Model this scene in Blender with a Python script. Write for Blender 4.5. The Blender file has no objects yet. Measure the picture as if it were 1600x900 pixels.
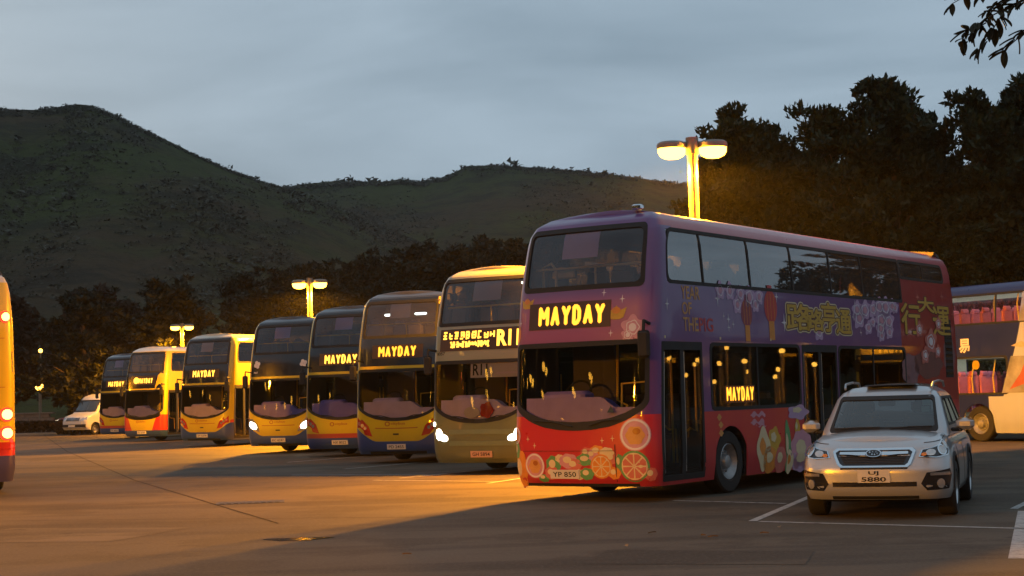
import bpy, math, random
import numpy as np
from mathutils import Matrix, Vector
random.seed(5); rng = np.random.default_rng(5)
SC = bpy.context.scene; COL = SC.collection
rad = math.radians

# ------------------------------------------------------------------ camera
FPX, PITCH, ROLL, EYE = 2550.0, rad(3.81), rad(1.6), 1.6
fw = Vector((0, math.cos(PITCH), math.sin(PITCH))); r0 = Vector((1, 0, 0)); u0 = r0.cross(fw)
rt = r0*math.cos(ROLL) - u0*math.sin(ROLL); up = u0*math.cos(ROLL) + r0*math.sin(ROLL)
cam_data = bpy.data.cameras.new('camera'); cam = bpy.data.objects.new('camera', cam_data); COL.objects.link(cam)
cam.matrix_world = Matrix(((rt.x, up.x, -fw.x, 0), (rt.y, up.y, -fw.y, 0), (rt.z, up.z, -fw.z, EYE), (0, 0, 0, 1)))
cam_data.sensor_width = 36; cam_data.lens = FPX/1600*36; cam_data.clip_start = 0.1; cam_data.clip_end = 6000
SC.camera = cam
# ------------------------------------------------------------------ light
SKY_EL, SKY_AZ = rad(14.0), rad(-28)
W = bpy.data.worlds.new('World'); SC.world = W; W.use_nodes = True
nt = W.node_tree; nt.nodes.clear()
def wn(t): return nt.nodes.new(t)
wo = wn('ShaderNodeOutputWorld'); bg = wn('ShaderNodeBackground'); bg.inputs['Strength'].default_value = 0.1
sky = wn('ShaderNodeTexSky'); sky.sky_type = 'NISHITA'; sky.sun_disc = False
sky.sun_elevation = SKY_EL; sky.sun_rotation = SKY_AZ; sky.altitude = 50; sky.air_density = 1.2; sky.dust_density = 2.0
tc = wn('ShaderNodeTexCoord'); sx = wn('ShaderNodeSeparateXYZ'); nt.links.new(tc.outputs['Generated'], sx.inputs[0])
zc = wn('ShaderNodeMath'); zc.operation = 'MAXIMUM'; zc.inputs[1].default_value = 0.0; nt.links.new(sx.outputs['Z'], zc.inputs[0])
za = wn('ShaderNodeMath'); za.operation = 'ADD'; za.inputs[1].default_value = 0.22; nt.links.new(zc.outputs[0], za.inputs[0])
dx = wn('ShaderNodeMath'); dx.operation = 'DIVIDE'; nt.links.new(sx.outputs['X'], dx.inputs[0]); nt.links.new(za.outputs[0], dx.inputs[1])
dy = wn('ShaderNodeMath'); dy.operation = 'DIVIDE'; nt.links.new(sx.outputs['Y'], dy.inputs[0]); nt.links.new(za.outputs[0], dy.inputs[1])
cx = wn('ShaderNodeCombineXYZ'); nt.links.new(dx.outputs[0], cx.inputs[0]); nt.links.new(dy.outputs[0], cx.inputs[1])
mp = wn('ShaderNodeMapping'); mp.inputs['Scale'].default_value = (1.0, 1.5, 1); mp.inputs['Location'].default_value = (3.1, 0.4, 0); mp.inputs['Rotation'].default_value = (0, 0, 0.35)
nt.links.new(cx.outputs[0], mp.inputs[0])
nz = wn('ShaderNodeTexNoise'); nz.inputs['Scale'].default_value = 1.5; nz.inputs['Detail'].default_value = 6; nz.inputs['Roughness'].default_value = 0.5; nz.inputs['Distortion'].default_value = 0.5
nt.links.new(mp.outputs[0], nz.inputs['Vector'])
cr = wn('ShaderNodeValToRGB'); cr.color_ramp.interpolation = 'B_SPLINE'
cr.color_ramp.elements[0].position = 0.28; cr.color_ramp.elements[0].color = (0.20, 0.285, 0.365, 1)
cr.color_ramp.elements[1].position = 0.74; cr.color_ramp.elements[1].color = (0.43, 0.55, 0.66, 1)
nt.links.new(nz.outputs['Fac'], cr.inputs[0])
mx = wn('ShaderNodeMix'); mx.data_type = 'RGBA'; mx.inputs[0].default_value = 0.97
nt.links.new(sky.outputs[0], mx.inputs[6]); sc_ = wn('ShaderNodeVectorMath'); sc_.operation = 'SCALE'; sc_.inputs['Scale'].default_value = 10.0; nt.links.new(cr.outputs[0], sc_.inputs[0]); nt.links.new(sc_.outputs[0], mx.inputs[7])
nt.links.new(mx.outputs[2], bg.inputs['Color']); nt.links.new(bg.outputs[0], wo.inputs['Surface'])
sun_d = bpy.data.lights.new('sun', 'SUN'); sun_d.energy = 0.08; sun_d.angle = rad(25); sun_d.color = (1, 0.93, 0.85)
sun = bpy.data.objects.new('sun', sun_d); COL.objects.link(sun)
sun.rotation_euler = (math.pi/2 - SKY_EL, 0, rad(180) - SKY_AZ); sun.location = (-40, -40, 60)
vs = SC.view_settings; vs.view_transform = 'Standard'; vs.look = 'None'; vs.exposure = 0.0; vs.gamma = 1
SC.render.engine = 'CYCLES'; cy = SC.cycles
cy.use_denoising = True; cy.max_bounces = 8; cy.diffuse_bounces = 3; cy.glossy_bounces = 4; cy.transmission_bounces = 6; cy.transparent_max_bounces = 24
cy.sample_clamp_indirect = 4.0; cy.caustics_reflective = False; cy.caustics_refractive = False

# ------------------------------------------------------------------ node helpers and materials
class NT:
    def __init__(s, name):
        s.m = bpy.data.materials.new(name); s.m.use_nodes = True; s.t = s.m.node_tree; s.t.nodes.clear()
        s.out = s.t.nodes.new('ShaderNodeOutputMaterial')
    def n(s, t): return s.t.nodes.new(t)
    def set(s, sock, v):
        if hasattr(v, 'links') or isinstance(v, bpy.types.NodeSocket): s.t.links.new(v, sock)
        elif isinstance(v, (tuple, list)): sock.default_value = tuple(v) + ((1,) if len(v) == 3 and len(sock.default_value) == 4 else ())
        else: sock.default_value = v
    def math(s, op, a, b=0.0, c=None):
        q = s.n('ShaderNodeMath'); q.operation = op; s.set(q.inputs[0], a); s.set(q.inputs[1], b)
        if c is not None: s.set(q.inputs[2], c)
        return q.outputs[0]
    def step(s, a, lo, hi):
        q = s.n('ShaderNodeMapRange'); q.interpolation_type = 'SMOOTHSTEP'; s.set(q.inputs[0], a); q.inputs[1].default_value = lo; q.inputs[2].default_value = hi
        return q.outputs[0]
    def mix(s, f, a, b):
        q = s.n('ShaderNodeMix'); q.data_type = 'RGBA'; s.set(q.inputs[0], f); s.set(q.inputs[6], a); s.set(q.inputs[7], b); return q.outputs[2]
    def noise(s, scale, detail=4, rough=0.55, coord='Object', stretch=(1, 1, 1)):
        c = s.n('ShaderNodeTexCoord'); m = s.n('ShaderNodeMapping'); m.inputs['Scale'].default_value = stretch
        s.t.links.new(c.outputs[coord], m.inputs[0]); q = s.n('ShaderNodeTexNoise'); q.inputs['Scale'].default_value = scale
        q.inputs['Detail'].default_value = detail; q.inputs['Roughness'].default_value = rough; s.t.links.new(m.outputs[0], q.inputs['Vector']); return q.outputs['Fac']
    def uv(s):
        c = s.n('ShaderNodeTexCoord'); x = s.n('ShaderNodeSeparateXYZ'); s.t.links.new(c.outputs['UV'], x.inputs[0]); return x.outputs[0], x.outputs[1]
    def bump(s, h, strength=0.2, dist=0.02):
        b = s.n('ShaderNodeBump'); b.inputs['Strength'].default_value = strength; b.inputs['Distance'].default_value = dist; s.t.links.new(h, b.inputs['Height']); return b.outputs[0]
    def pbr(s, col, rough=0.5, metal=0.0, normal=None, coat=0.0, emit=None, estr=0.0, spec=0.5):
        p = s.n('ShaderNodeBsdfPrincipled'); s.set(p.inputs['Base Color'], col); s.set(p.inputs['Roughness'], rough); s.set(p.inputs['Metallic'], metal)
        p.inputs['Coat Weight'].default_value = coat; p.inputs['Coat Roughness'].default_value = 0.06; p.inputs['Specular IOR Level'].default_value = spec
        if normal is not None: s.t.links.new(normal, p.inputs['Normal'])
        if emit is not None: s.set(p.inputs['Emission Color'], emit); p.inputs['Emission Strength'].default_value = estr
        s.t.links.new(p.outputs[0], s.out.inputs['Surface']); return s.m

def plain(name, col, rough=0.5, metal=0.0, coat=0.0, var=0.18, scale=6.0):
    t = NT(name); f = t.noise(scale, 5, 0.6)
    c = t.mix(f, tuple(v*(1-var) for v in col), tuple(min(1, v*(1+var)) for v in col))
    r = t.math('MULTIPLY_ADD', f, 0.2, rough-0.1)
    return t.pbr(c, r, metal, coat=coat)
def emitter(name, col, strength):
    t = NT(name); e = t.n('ShaderNodeEmission'); e.inputs[0].default_value = (*col, 1); e.inputs[1].default_value = strength
    t.t.links.new(e.outputs[0], t.out.inputs['Surface']); return t.m
def glass(name, tint, ior=1.5, rough=0.015, haze=None, hz=0.0, wav=0.05):
    t = NT(name); tr = t.n('ShaderNodeBsdfTransparent'); tr.inputs[0].default_value = (*tint, 1)
    base = tr.outputs[0]
    if haze:
        d = t.n('ShaderNodeBsdfDiffuse'); d.inputs[0].default_value = (*haze, 1); mxs = t.n('ShaderNodeMixShader')
        t.set(mxs.inputs[0], t.math('MULTIPLY', t.noise(1.5, 4), 2*hz)); t.t.links.new(base, mxs.inputs[1]); t.t.links.new(d.outputs[0], mxs.inputs[2]); base = mxs.outputs[0]
    g = t.n('ShaderNodeBsdfGlossy'); g.inputs['Roughness'].default_value = rough; g.inputs[0].default_value = (1, 1, 1, 1)
    t.set(g.inputs['Normal'], t.bump(t.noise(0.9, 2), wav, 0.02))
    fr = t.n('ShaderNodeFresnel'); fr.inputs[0].default_value = ior
    ms = t.n('ShaderNodeMixShader'); t.t.links.new(fr.outputs[0], ms.inputs[0]); t.t.links.new(base, ms.inputs[1]); t.t.links.new(g.outputs[0], ms.inputs[2])
    t.t.links.new(ms.outputs[0], t.out.inputs['Surface']); return t.m

# bus paint from the (s, z) chart of the hull: s runs round the plan from the middle of the front, z is height
def paint(name, base, rules, rough=0.32, coat=0.5, metal=0.0, dirt=0.5):
    t = NT(name); s, z = t.uv(); a = t.math('ABSOLUTE', s)
    n1 = t.noise(1.2, 5); c = t.mix(n1, tuple(v*0.86 for v in base), tuple(min(1, v*1.1) for v in base))
    for fn, col in rules: c = t.mix(fn(t, s, a, z), c, col)
    dn = t.math('MULTIPLY', t.math('SUBTRACT', 1.0, t.step(z, 0.3, 1.1)), t.noise(3.0, 6, 0.65, stretch=(1, 1, 0.4)))
    c = t.mix(t.math('MULTIPLY', dn, dirt), c, (0.05, 0.042, 0.035))
    r = t.math('MULTIPLY_ADD', t.noise(4, 4), 0.2, rough-0.1)
    return t.pbr(c, r, metal, coat=coat)

YEL, BLU, RED = (0.60, 0.42, 0.009), (0.016, 0.06, 0.24), (0.50, 0.025, 0.02)
def r_blue(t, s, a, z): return t.math('LESS_THAN', z, t.math('MULTIPLY_ADD', t.step(a, 0.55, 1.35), 0.36, 0.56))
def r_redstripe(t, s, a, z):
    e = t.math('MULTIPLY_ADD', t.step(a, 0.55, 1.35), 0.36, 0.56)
    return t.math('MULTIPLY', t.math('LESS_THAN', z, t.math('ADD', e, 0.11)), t.math('GREATER_THAN', a, 1.25))
def r_redcorner(t, s, a, z):
    e = t.math('MULTIPLY_ADD', z, 0.40, 0.40)
    return t.math('MULTIPLY', t.math('MULTIPLY', t.math('LESS_THAN', z, 1.24), t.math('GREATER_THAN', a, e)), t.math('LESS_THAN', a, 1.9))
def r_bottomred(t, s, a, z): return t.math('LESS_THAN', z, 0.68)
def r_roof(lim): return lambda t, s, a, z: t.math('GREATER_THAN', z, lim)
P_YELLOW = paint('yellow_bus_paint', YEL, [(r_redstripe, RED), (r_blue, BLU), (r_roof(4.21), (0.05, 0.05, 0.06))])
P_YELLOW_PALE = paint('yellow_bus_paint_pale_roof', YEL, [(r_redstripe, RED), (r_blue, BLU), (r_roof(4.21), (0.5, 0.46, 0.36))])
P_YELLOW_STRIPE = paint('yellow_bus_paint_red_band', YEL, [(r_bottomred, (0.42, 0.05, 0.03)), (lambda t, s, a, z: t.math('LESS_THAN', z, 0.55), BLU), (r_roof(4.21), (0.05, 0.05, 0.06))])
P_YELLOW_WHITE = paint('yellow_bus_paint_white_roof', YEL, [(r_redcorner, RED), (r_roof(4.17), (0.62, 0.62, 0.6)), (lambda t, s, a, z: t.math('LESS_THAN', z, 0.52), BLU)])
P_REAR = paint('yellow_rear_paint', YEL, [(lambda t, s, a, z: t.math('LESS_THAN', z, 1.0), RED), (lambda t, s, a, z: t.math('LESS_THAN', z, 0.74), (0.05, 0.045, 0.16)), (r_roof(4.1), (0.55, 0.5, 0.42))])
P_GREEN = paint('sage_green_paint', (0.150, 0.175, 0.085), [(lambda t, s, a, z: t.math('GREATER_THAN', z, 2.4), (0.30, 0.28, 0.17)), (r_roof(4.2), (0.5, 0.4, 0.16))])
def r_tail(t, s, a, z): return t.math('MULTIPLY', t.math('GREATER_THAN', s, 11.0), t.math('LESS_THAN', z, 3.72))
def r_skirt(t, s, a, z): return t.math('LESS_THAN', z, 1.29)
def r_top(t, s, a, z): return t.math('MULTIPLY', t.math('GREATER_THAN', t.math('ADD', z, t.math('MULTIPLY', t.math('LESS_THAN', s, 1.95), -0.05)), t.math('SUBTRACT', 4.06, t.math('MULTIPLY', t.step(s, 12.9, 13.6), 4.0))), t.step(s, 1.25, 1.5))
def r_magenta(t, s, a, z): return t.math('MULTIPLY', t.math('MULTIPLY', t.step(z, 2.2, 2.5), t.math('SUBTRACT', 1, t.step(z, 2.9, 3.2))), t.math('MULTIPLY', t.math('SUBTRACT', 1.0, t.step(a, 1.0, 1.45)), 0.8))
P_PURPLE = paint('purple_festive_wrap', (0.135, 0.048, 0.175), [(r_magenta, (0.34, 0.085, 0.17)), (r_top, (0.42, 0.045, 0.06)), (r_tail, (0.34, 0.018, 0.016)), (r_skirt, (0.50, 0.022, 0.03))], dirt=0.35)
def r_diag(t, s, a, z):
    return t.math('GREATER_THAN', s, t.math('SUBTRACT', 11.6, t.math('MULTIPLY', z, 0.55)))
P_NAVY = paint('navy_bus_paint', (0.022, 0.026, 0.10), [], coat=0.3)
P_SUV = NT('silver_car_paint')
_t = P_SUV; P_SUV = _t.pbr(_t.mix(_t.noise(2, 4), (0.40, 0.41, 0.42), (0.47, 0.48, 0.49)), 0.28, 0.40, coat=0.8)
P_WHITE = plain('white_van_paint', (0.50, 0.52, 0.54), 0.35, coat=0.4, var=0.08)
P_DKRED = plain('dark_red_paint', (0.25, 0.02, 0.02), 0.3, coat=0.5)

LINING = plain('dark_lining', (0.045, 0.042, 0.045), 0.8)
LINING_L = plain('pale_lining', (0.42, 0.42, 0.36), 0.7)
DISPLAY = NT('led_matrix_panel'); DISPLAY = DISPLAY.pbr((0.012, 0.010, 0.009), 0.3, emit=(1.0, 0.20, 0.0), estr=0.03)  # faint orange emission puts the glow round the letters onto the panel
BLACK = plain('black_gloss_panel', (0.010, 0.010, 0.012), 0.16, coat=0.4)
RUBBER = plain('black_rubber', (0.012, 0.012, 0.012), 0.75)
TYRE = plain('tyre_rubber', (0.014, 0.013, 0.012), 0.85, scale=20)
STEEL = plain('wheel_steel', (0.30, 0.30, 0.30), 0.45, 0.6, scale=14, var=0.4)
CHROME = plain('chrome', (0.75, 0.75, 0.76), 0.12, 1.0, var=0.04)
ALLOY = plain('alloy', (0.5, 0.5, 0.5), 0.3, 0.9, var=0.1)
GUN = plain('lamp_pole_metal', (0.22, 0.20, 0.17), 0.5, 0.4)
RAIL = plain('yellow_handrail', (0.62, 0.42, 0.05), 0.4)
RAILP = plain('pale_handrail', (0.45, 0.38, 0.22), 0.45)
LILAC = plain('lilac_dashboard', (0.36, 0.29, 0.95), 0.6, var=0.25, scale=3)
LILAC_P = plain('dusty_lilac_dashboard', (0.60, 0.50, 0.85), 0.6, var=0.25, scale=3)
SHADE = plain('lilac_sunblind', (0.55, 0.42, 0.95), 0.7, var=0.08)
SHADE_G = plain('grey_sunblind', (0.60, 0.50, 0.62), 0.7, var=0.08)
SEAT_P = plain('pink_seat_fabric', (0.46, 0.13, 0.22), 0.8, var=0.3, scale=9)
SEAT_D = plain('dark_seat_fabric', (0.08, 0.07, 0.12), 0.85)
PAPER = plain('paper', (0.55, 0.50, 0.52), 0.8, var=0.05)
INK = plain('black_ink', (0.012, 0.010, 0.010), 0.7)
PLATE_W = plain('white_number_plate', (0.55, 0.52, 0.46), 0.5, var=0.05)
PLATE_P = plain('peach_number_plate', (0.60, 0.34, 0.22), 0.5, var=0.05)
GOLD = plain('gold_print', (0.52, 0.30, 0.03), 0.45, var=0.3, scale=12)
GOLD_D = plain('dull_gold_print', (0.55, 0.26, 0.07), 0.5, var=0.3)
BROWN = plain('brown_outline', (0.10, 0.03, 0.02), 0.5)
PINK = plain('pink_blossom_print', (0.52, 0.24, 0.30), 0.5, var=0.25, scale=10)
MAUVE = plain('mauve_blossom_print', (0.42, 0.27, 0.42), 0.5, var=0.25, scale=10)
WHITEP = plain('white_print', (0.66, 0.60, 0.62), 0.5, var=0.05)
ORANGEP = plain('orange_print', (0.62, 0.22, 0.03), 0.45, var=0.3, scale=14)
REDP = plain('red_print', (0.48, 0.03, 0.03), 0.4)
GREENP = plain('green_print', (0.10, 0.28, 0.10), 0.5, var=0.3, scale=12)
CREAMP = plain('cream_print', (0.62, 0.50, 0.30), 0.5, var=0.15)
CORAL = plain('coral_print', (0.50, 0.13, 0.10), 0.5, var=0.2)
CAKE = plain('dark_red_logo', (0.34, 0.10, 0.012), 0.4)
BEIGE = plain('beige_wrap', (0.62, 0.50, 0.40), 0.5, coat=0.2, var=0.06)
LENS_R = plain('red_lamp_lens', (0.42, 0.025, 0.015), 0.12, coat=1.0, var=0.35, scale=9)
LENS_C = plain('clear_lamp_lens', (0.55, 0.54, 0.52), 0.08, 0.7, var=0.25, scale=20)
LED = emitter('amber_led', (1.0, 0.40, 0.03), 2.5)
LED_HOT = emitter('hot_amber_led', (1.0, 0.45, 0.05), 3.2)
HEAD_ON = emitter('lit_headlamp', (1.0, 0.92, 0.66), 14.0)
TAIL_ON = emitter('lit_tail_lamp', (1.0, 0.30, 0.05), 14.0)
TAIL_RED = emitter('lit_red_tail_lamp', (1.0, 0.02, 0.01), 5.0)
SODIUM = emitter('sodium_diffuser', (1.0, 0.47, 0.045), 15.0)
SODIUM_FAR = emitter('far_sodium_lamp', (1.0, 0.48, 0.06), 9.0)
CABIN = emitter('cabin_light', (0.9, 1.0, 0.92), 5.0)
DECKLAMP = emitter('cabin_light_bright', (1.0, 0.93, 0.7), 9.0)
G_DARK = glass('tinted_lower_glass', (0.50, 0.49, 0.47), 1.55)
G_SCREEN = glass('windscreen_glass', (0.80, 0.80, 0.80), 1.5)
G_UP = glass('upper_front_glass', (0.62, 0.62, 0.64), 1.6, haze=(0.2, 0.18, 0.2), hz=0.10)
G_SKY = glass('filmed_upper_side_glass', (0.40, 0.40, 0.42), 2.7, haze=(0.26, 0.25, 0.25), hz=0.15, wav=0.012)
G_CLEAR = glass('clear_side_glass', (0.85, 0.86, 0.84), 1.45)
G_BEIGE = glass('perforated_beige_film', (0.45, 0.42, 0.38), 1.4, haze=(0.42, 0.42, 0.48), hz=0.55)
G_CAR = glass('car_glass', (0.45, 0.50, 0.50), 1.75, haze=(0.16, 0.2, 0.2), hz=0.15)

# ------------------------------------------------------------------ mesh helpers
def new_obj(name, data, parent=None, **kw):
    o = bpy.data.objects.new(name, data); COL.objects.link(o)
    if parent is not None: o.parent = parent
    for k, v in kw.items(): o[k] = v
    return o
def empty(name, loc, rz, label, cat, group=None):
    o = new_obj(name, None); o.location = loc; o.rotation_euler = (0, 0, rz); o['label'] = label; o['category'] = cat
    if group: o['group'] = group
    o.empty_display_size = 0.3
    return o
class MB:
    def __init__(s): s.v = []; s.f = []; s.uvs = []; s.mi = []; s.n = 0
    def add(s, v, f, uv=None, mi=0):
        v = np.asarray(v, float).reshape(-1, 3); b = s.n; s.v.append(v); s.n += len(v)
        s.f += [tuple(i+b for i in q) for q in f]; s.mi += [mi]*len(f)
        s.uvs.append(np.zeros((len(v), 2)) if uv is None else np.asarray(uv, float).reshape(-1, 2)); return s
    def grid(s, P, uv=None, mi=0, flip=False, closed=False):
        m, n = P.shape[:2]; f = []
        for i in range(m-1):
            for j in range(n if closed else n-1):
                k = (j+1) % n; q = (i*n+j, i*n+k, (i+1)*n+k, (i+1)*n+j); f.append(q[::-1] if flip else q)
        return s.add(P, f, uv, mi)
    def box(s, lo, hi, mi=0):
        (a, b, c), (d, e, g) = lo, hi
        v = [(a,b,c),(d,b,c),(d,e,c),(a,e,c),(a,b,g),(d,b,g),(d,e,g),(a,e,g)]
        return s.add(v, [(3,2,1,0),(4,5,6,7),(0,1,5,4),(1,2,6,5),(2,3,7,6),(3,0,4,7)], None, mi)
    def rbox(s, lo, hi, r=0.02, mi=0):     # box with chamfered vertical edges and a chamfered top
        (a, b, c), (d, e, g) = lo, hi; r = min(r, (d-a)/2.5, (e-b)/2.5, (g-c)/2.5)
        def ring(k, z): return [(a+k+r,b+k,z),(d-k-r,b+k,z),(d-k,b+k+r,z),(d-k,e-k-r,z),(d-k-r,e-k,z),(a+k+r,e-k,z),(a+k,e-k-r,z),(a+k,b+k+r,z)]
        R = np.array([ring(r, c), ring(0, c+r), ring(0, g-r), ring(r, g)]); s.grid(R, None, mi, closed=True)
        s.add(R[0], [tuple(range(7, -1, -1))], None, mi); s.add(R[3], [tuple(range(8))], None, mi); return s
    def tube(s, pts, r, n=8, mi=0, cap=True):
        pts = [Vector(p) for p in pts]; rs = r if isinstance(r, (list, tuple)) else [r]*len(pts); rings = []
        a = None
        for i, p in enumerate(pts):
            d = (pts[min(i+1, len(pts)-1)] - pts[max(i-1, 0)]).normalized()
            if a is None: a = d.orthogonal().normalized()
            a = (a - d*a.dot(d)).normalized() if (a - d*a.dot(d)).length > 1e-6 else d.orthogonal().normalized(); b = d.cross(a)
            rings.append([p + (a*math.cos(2*math.pi*k/n) + b*math.sin(2*math.pi*k/n))*rs[i] for k in range(n)])
        R = np.array([[tuple(q) for q in g] for g in rings]); s.grid(R, None, mi, closed=True)
        if cap: s.add(R[0], [tuple(range(n-1, -1, -1))], None, mi); s.add(R[-1], [tuple(range(n))], None, mi)
        return s
    def lathe(s, prof, axis_o, n=28, mi=0, axis='x'):   # prof: (offset along axis, radius)
        R = []
        for (o, r) in prof:
            g = []
            for k in range(n):
                c, d = math.cos(2*math.pi*k/n)*r, math.sin(2*math.pi*k/n)*r
                g.append((axis_o[0]+o, axis_o[1]+c, axis_o[2]+d) if axis == 'x' else (axis_o[0]+c, axis_o[1]+d, axis_o[2]+o) if axis == 'z' else (axis_o[0]+c, axis_o[1]+o, axis_o[2]+d))
            R.append(g)
        return s.grid(np.array(R), None, mi, closed=True)
    def mesh(s, name, mats, smooth=True, angle=35):
        me = bpy.data.meshes.new(name); V = np.concatenate(s.v) if s.v else np.zeros((0, 3)); UV = np.concatenate(s.uvs) if s.uvs else np.zeros((0, 2))
        me.from_pydata(V.tolist(), [], s.f)
        for m in (mats if isinstance(mats, (list, tuple)) else [mats]): me.materials.append(m)
        if len(s.f):
            me.polygons.foreach_set('material_index', np.array(s.mi, dtype=np.int32))
            li = np.zeros(len(me.loops), dtype=np.int32); me.loops.foreach_get('vertex_index', li)
            me.uv_layers.new(name='UVMap').data.foreach_set('uv', UV[li].ravel().astype(np.float32))
            if smooth: me.shade_smooth(); me.set_sharp_from_angle(angle=rad(angle))
        me.update(); return me
    def build(s, name, mats, parent=None, smooth=True, angle=35, **kw): return new_obj(name, s.mesh(name, mats, smooth, angle), parent, **kw)
def big_mesh(name, V, quads, mat):                     # fast path for foliage: V (n,3), quads (m,4) or (m,3)
    me = bpy.data.meshes.new(name); k = quads.shape[1]
    me.vertices.add(len(V)); me.vertices.foreach_set('co', V.astype(np.float32).ravel())
    me.loops.add(quads.size); me.loops.foreach_set('vertex_index', quads.astype(np.int32).ravel())
    me.polygons.add(len(quads)); me.polygons.foreach_set('loop_start', np.arange(0, quads.size, k, dtype=np.int32))
    me.materials.append(mat); me.update(calc_edges=True); return me

def sstep(v): v = np.clip(v, 0, 1); return v*v*(3-2*v)
_tc = {}
def text2d(body, size=1.0, bold=0.0):
    key = (body, bold)
    if key not in _tc:
        c = bpy.data.curves.new('t', 'FONT'); c.body = body; c.size = 1.0; c.align_x = 'CENTER'; c.align_y = 'CENTER'; c.offset = bold; c.resolution_u = 3
        o = bpy.data.objects.new('t', c); COL.objects.link(o); bpy.context.view_layer.update()
        me = bpy.data.meshes.new_from_object(o.evaluated_get(bpy.context.evaluated_depsgraph_get()))
        v = np.zeros(len(me.vertices)*3); me.vertices.foreach_get('co', v); v = v.reshape(-1, 3)[:, :2]
        f = [tuple(p.vertices) for p in me.polygons]
        bpy.data.objects.remove(o); bpy.data.curves.remove(c); bpy.data.meshes.remove(me)
        if len(v): v = v - (v.max(0)+v.min(0))/2
        _tc[key] = (v, f)
    v, f = _tc[key]; return v*size, f
def fit_text(body, w, h, bold=0.0):
    v, f = text2d(body, 1.0, bold); e = v.max(0)-v.min(0); return v*np.array([w/e[0], h/e[1]]), f

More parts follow.
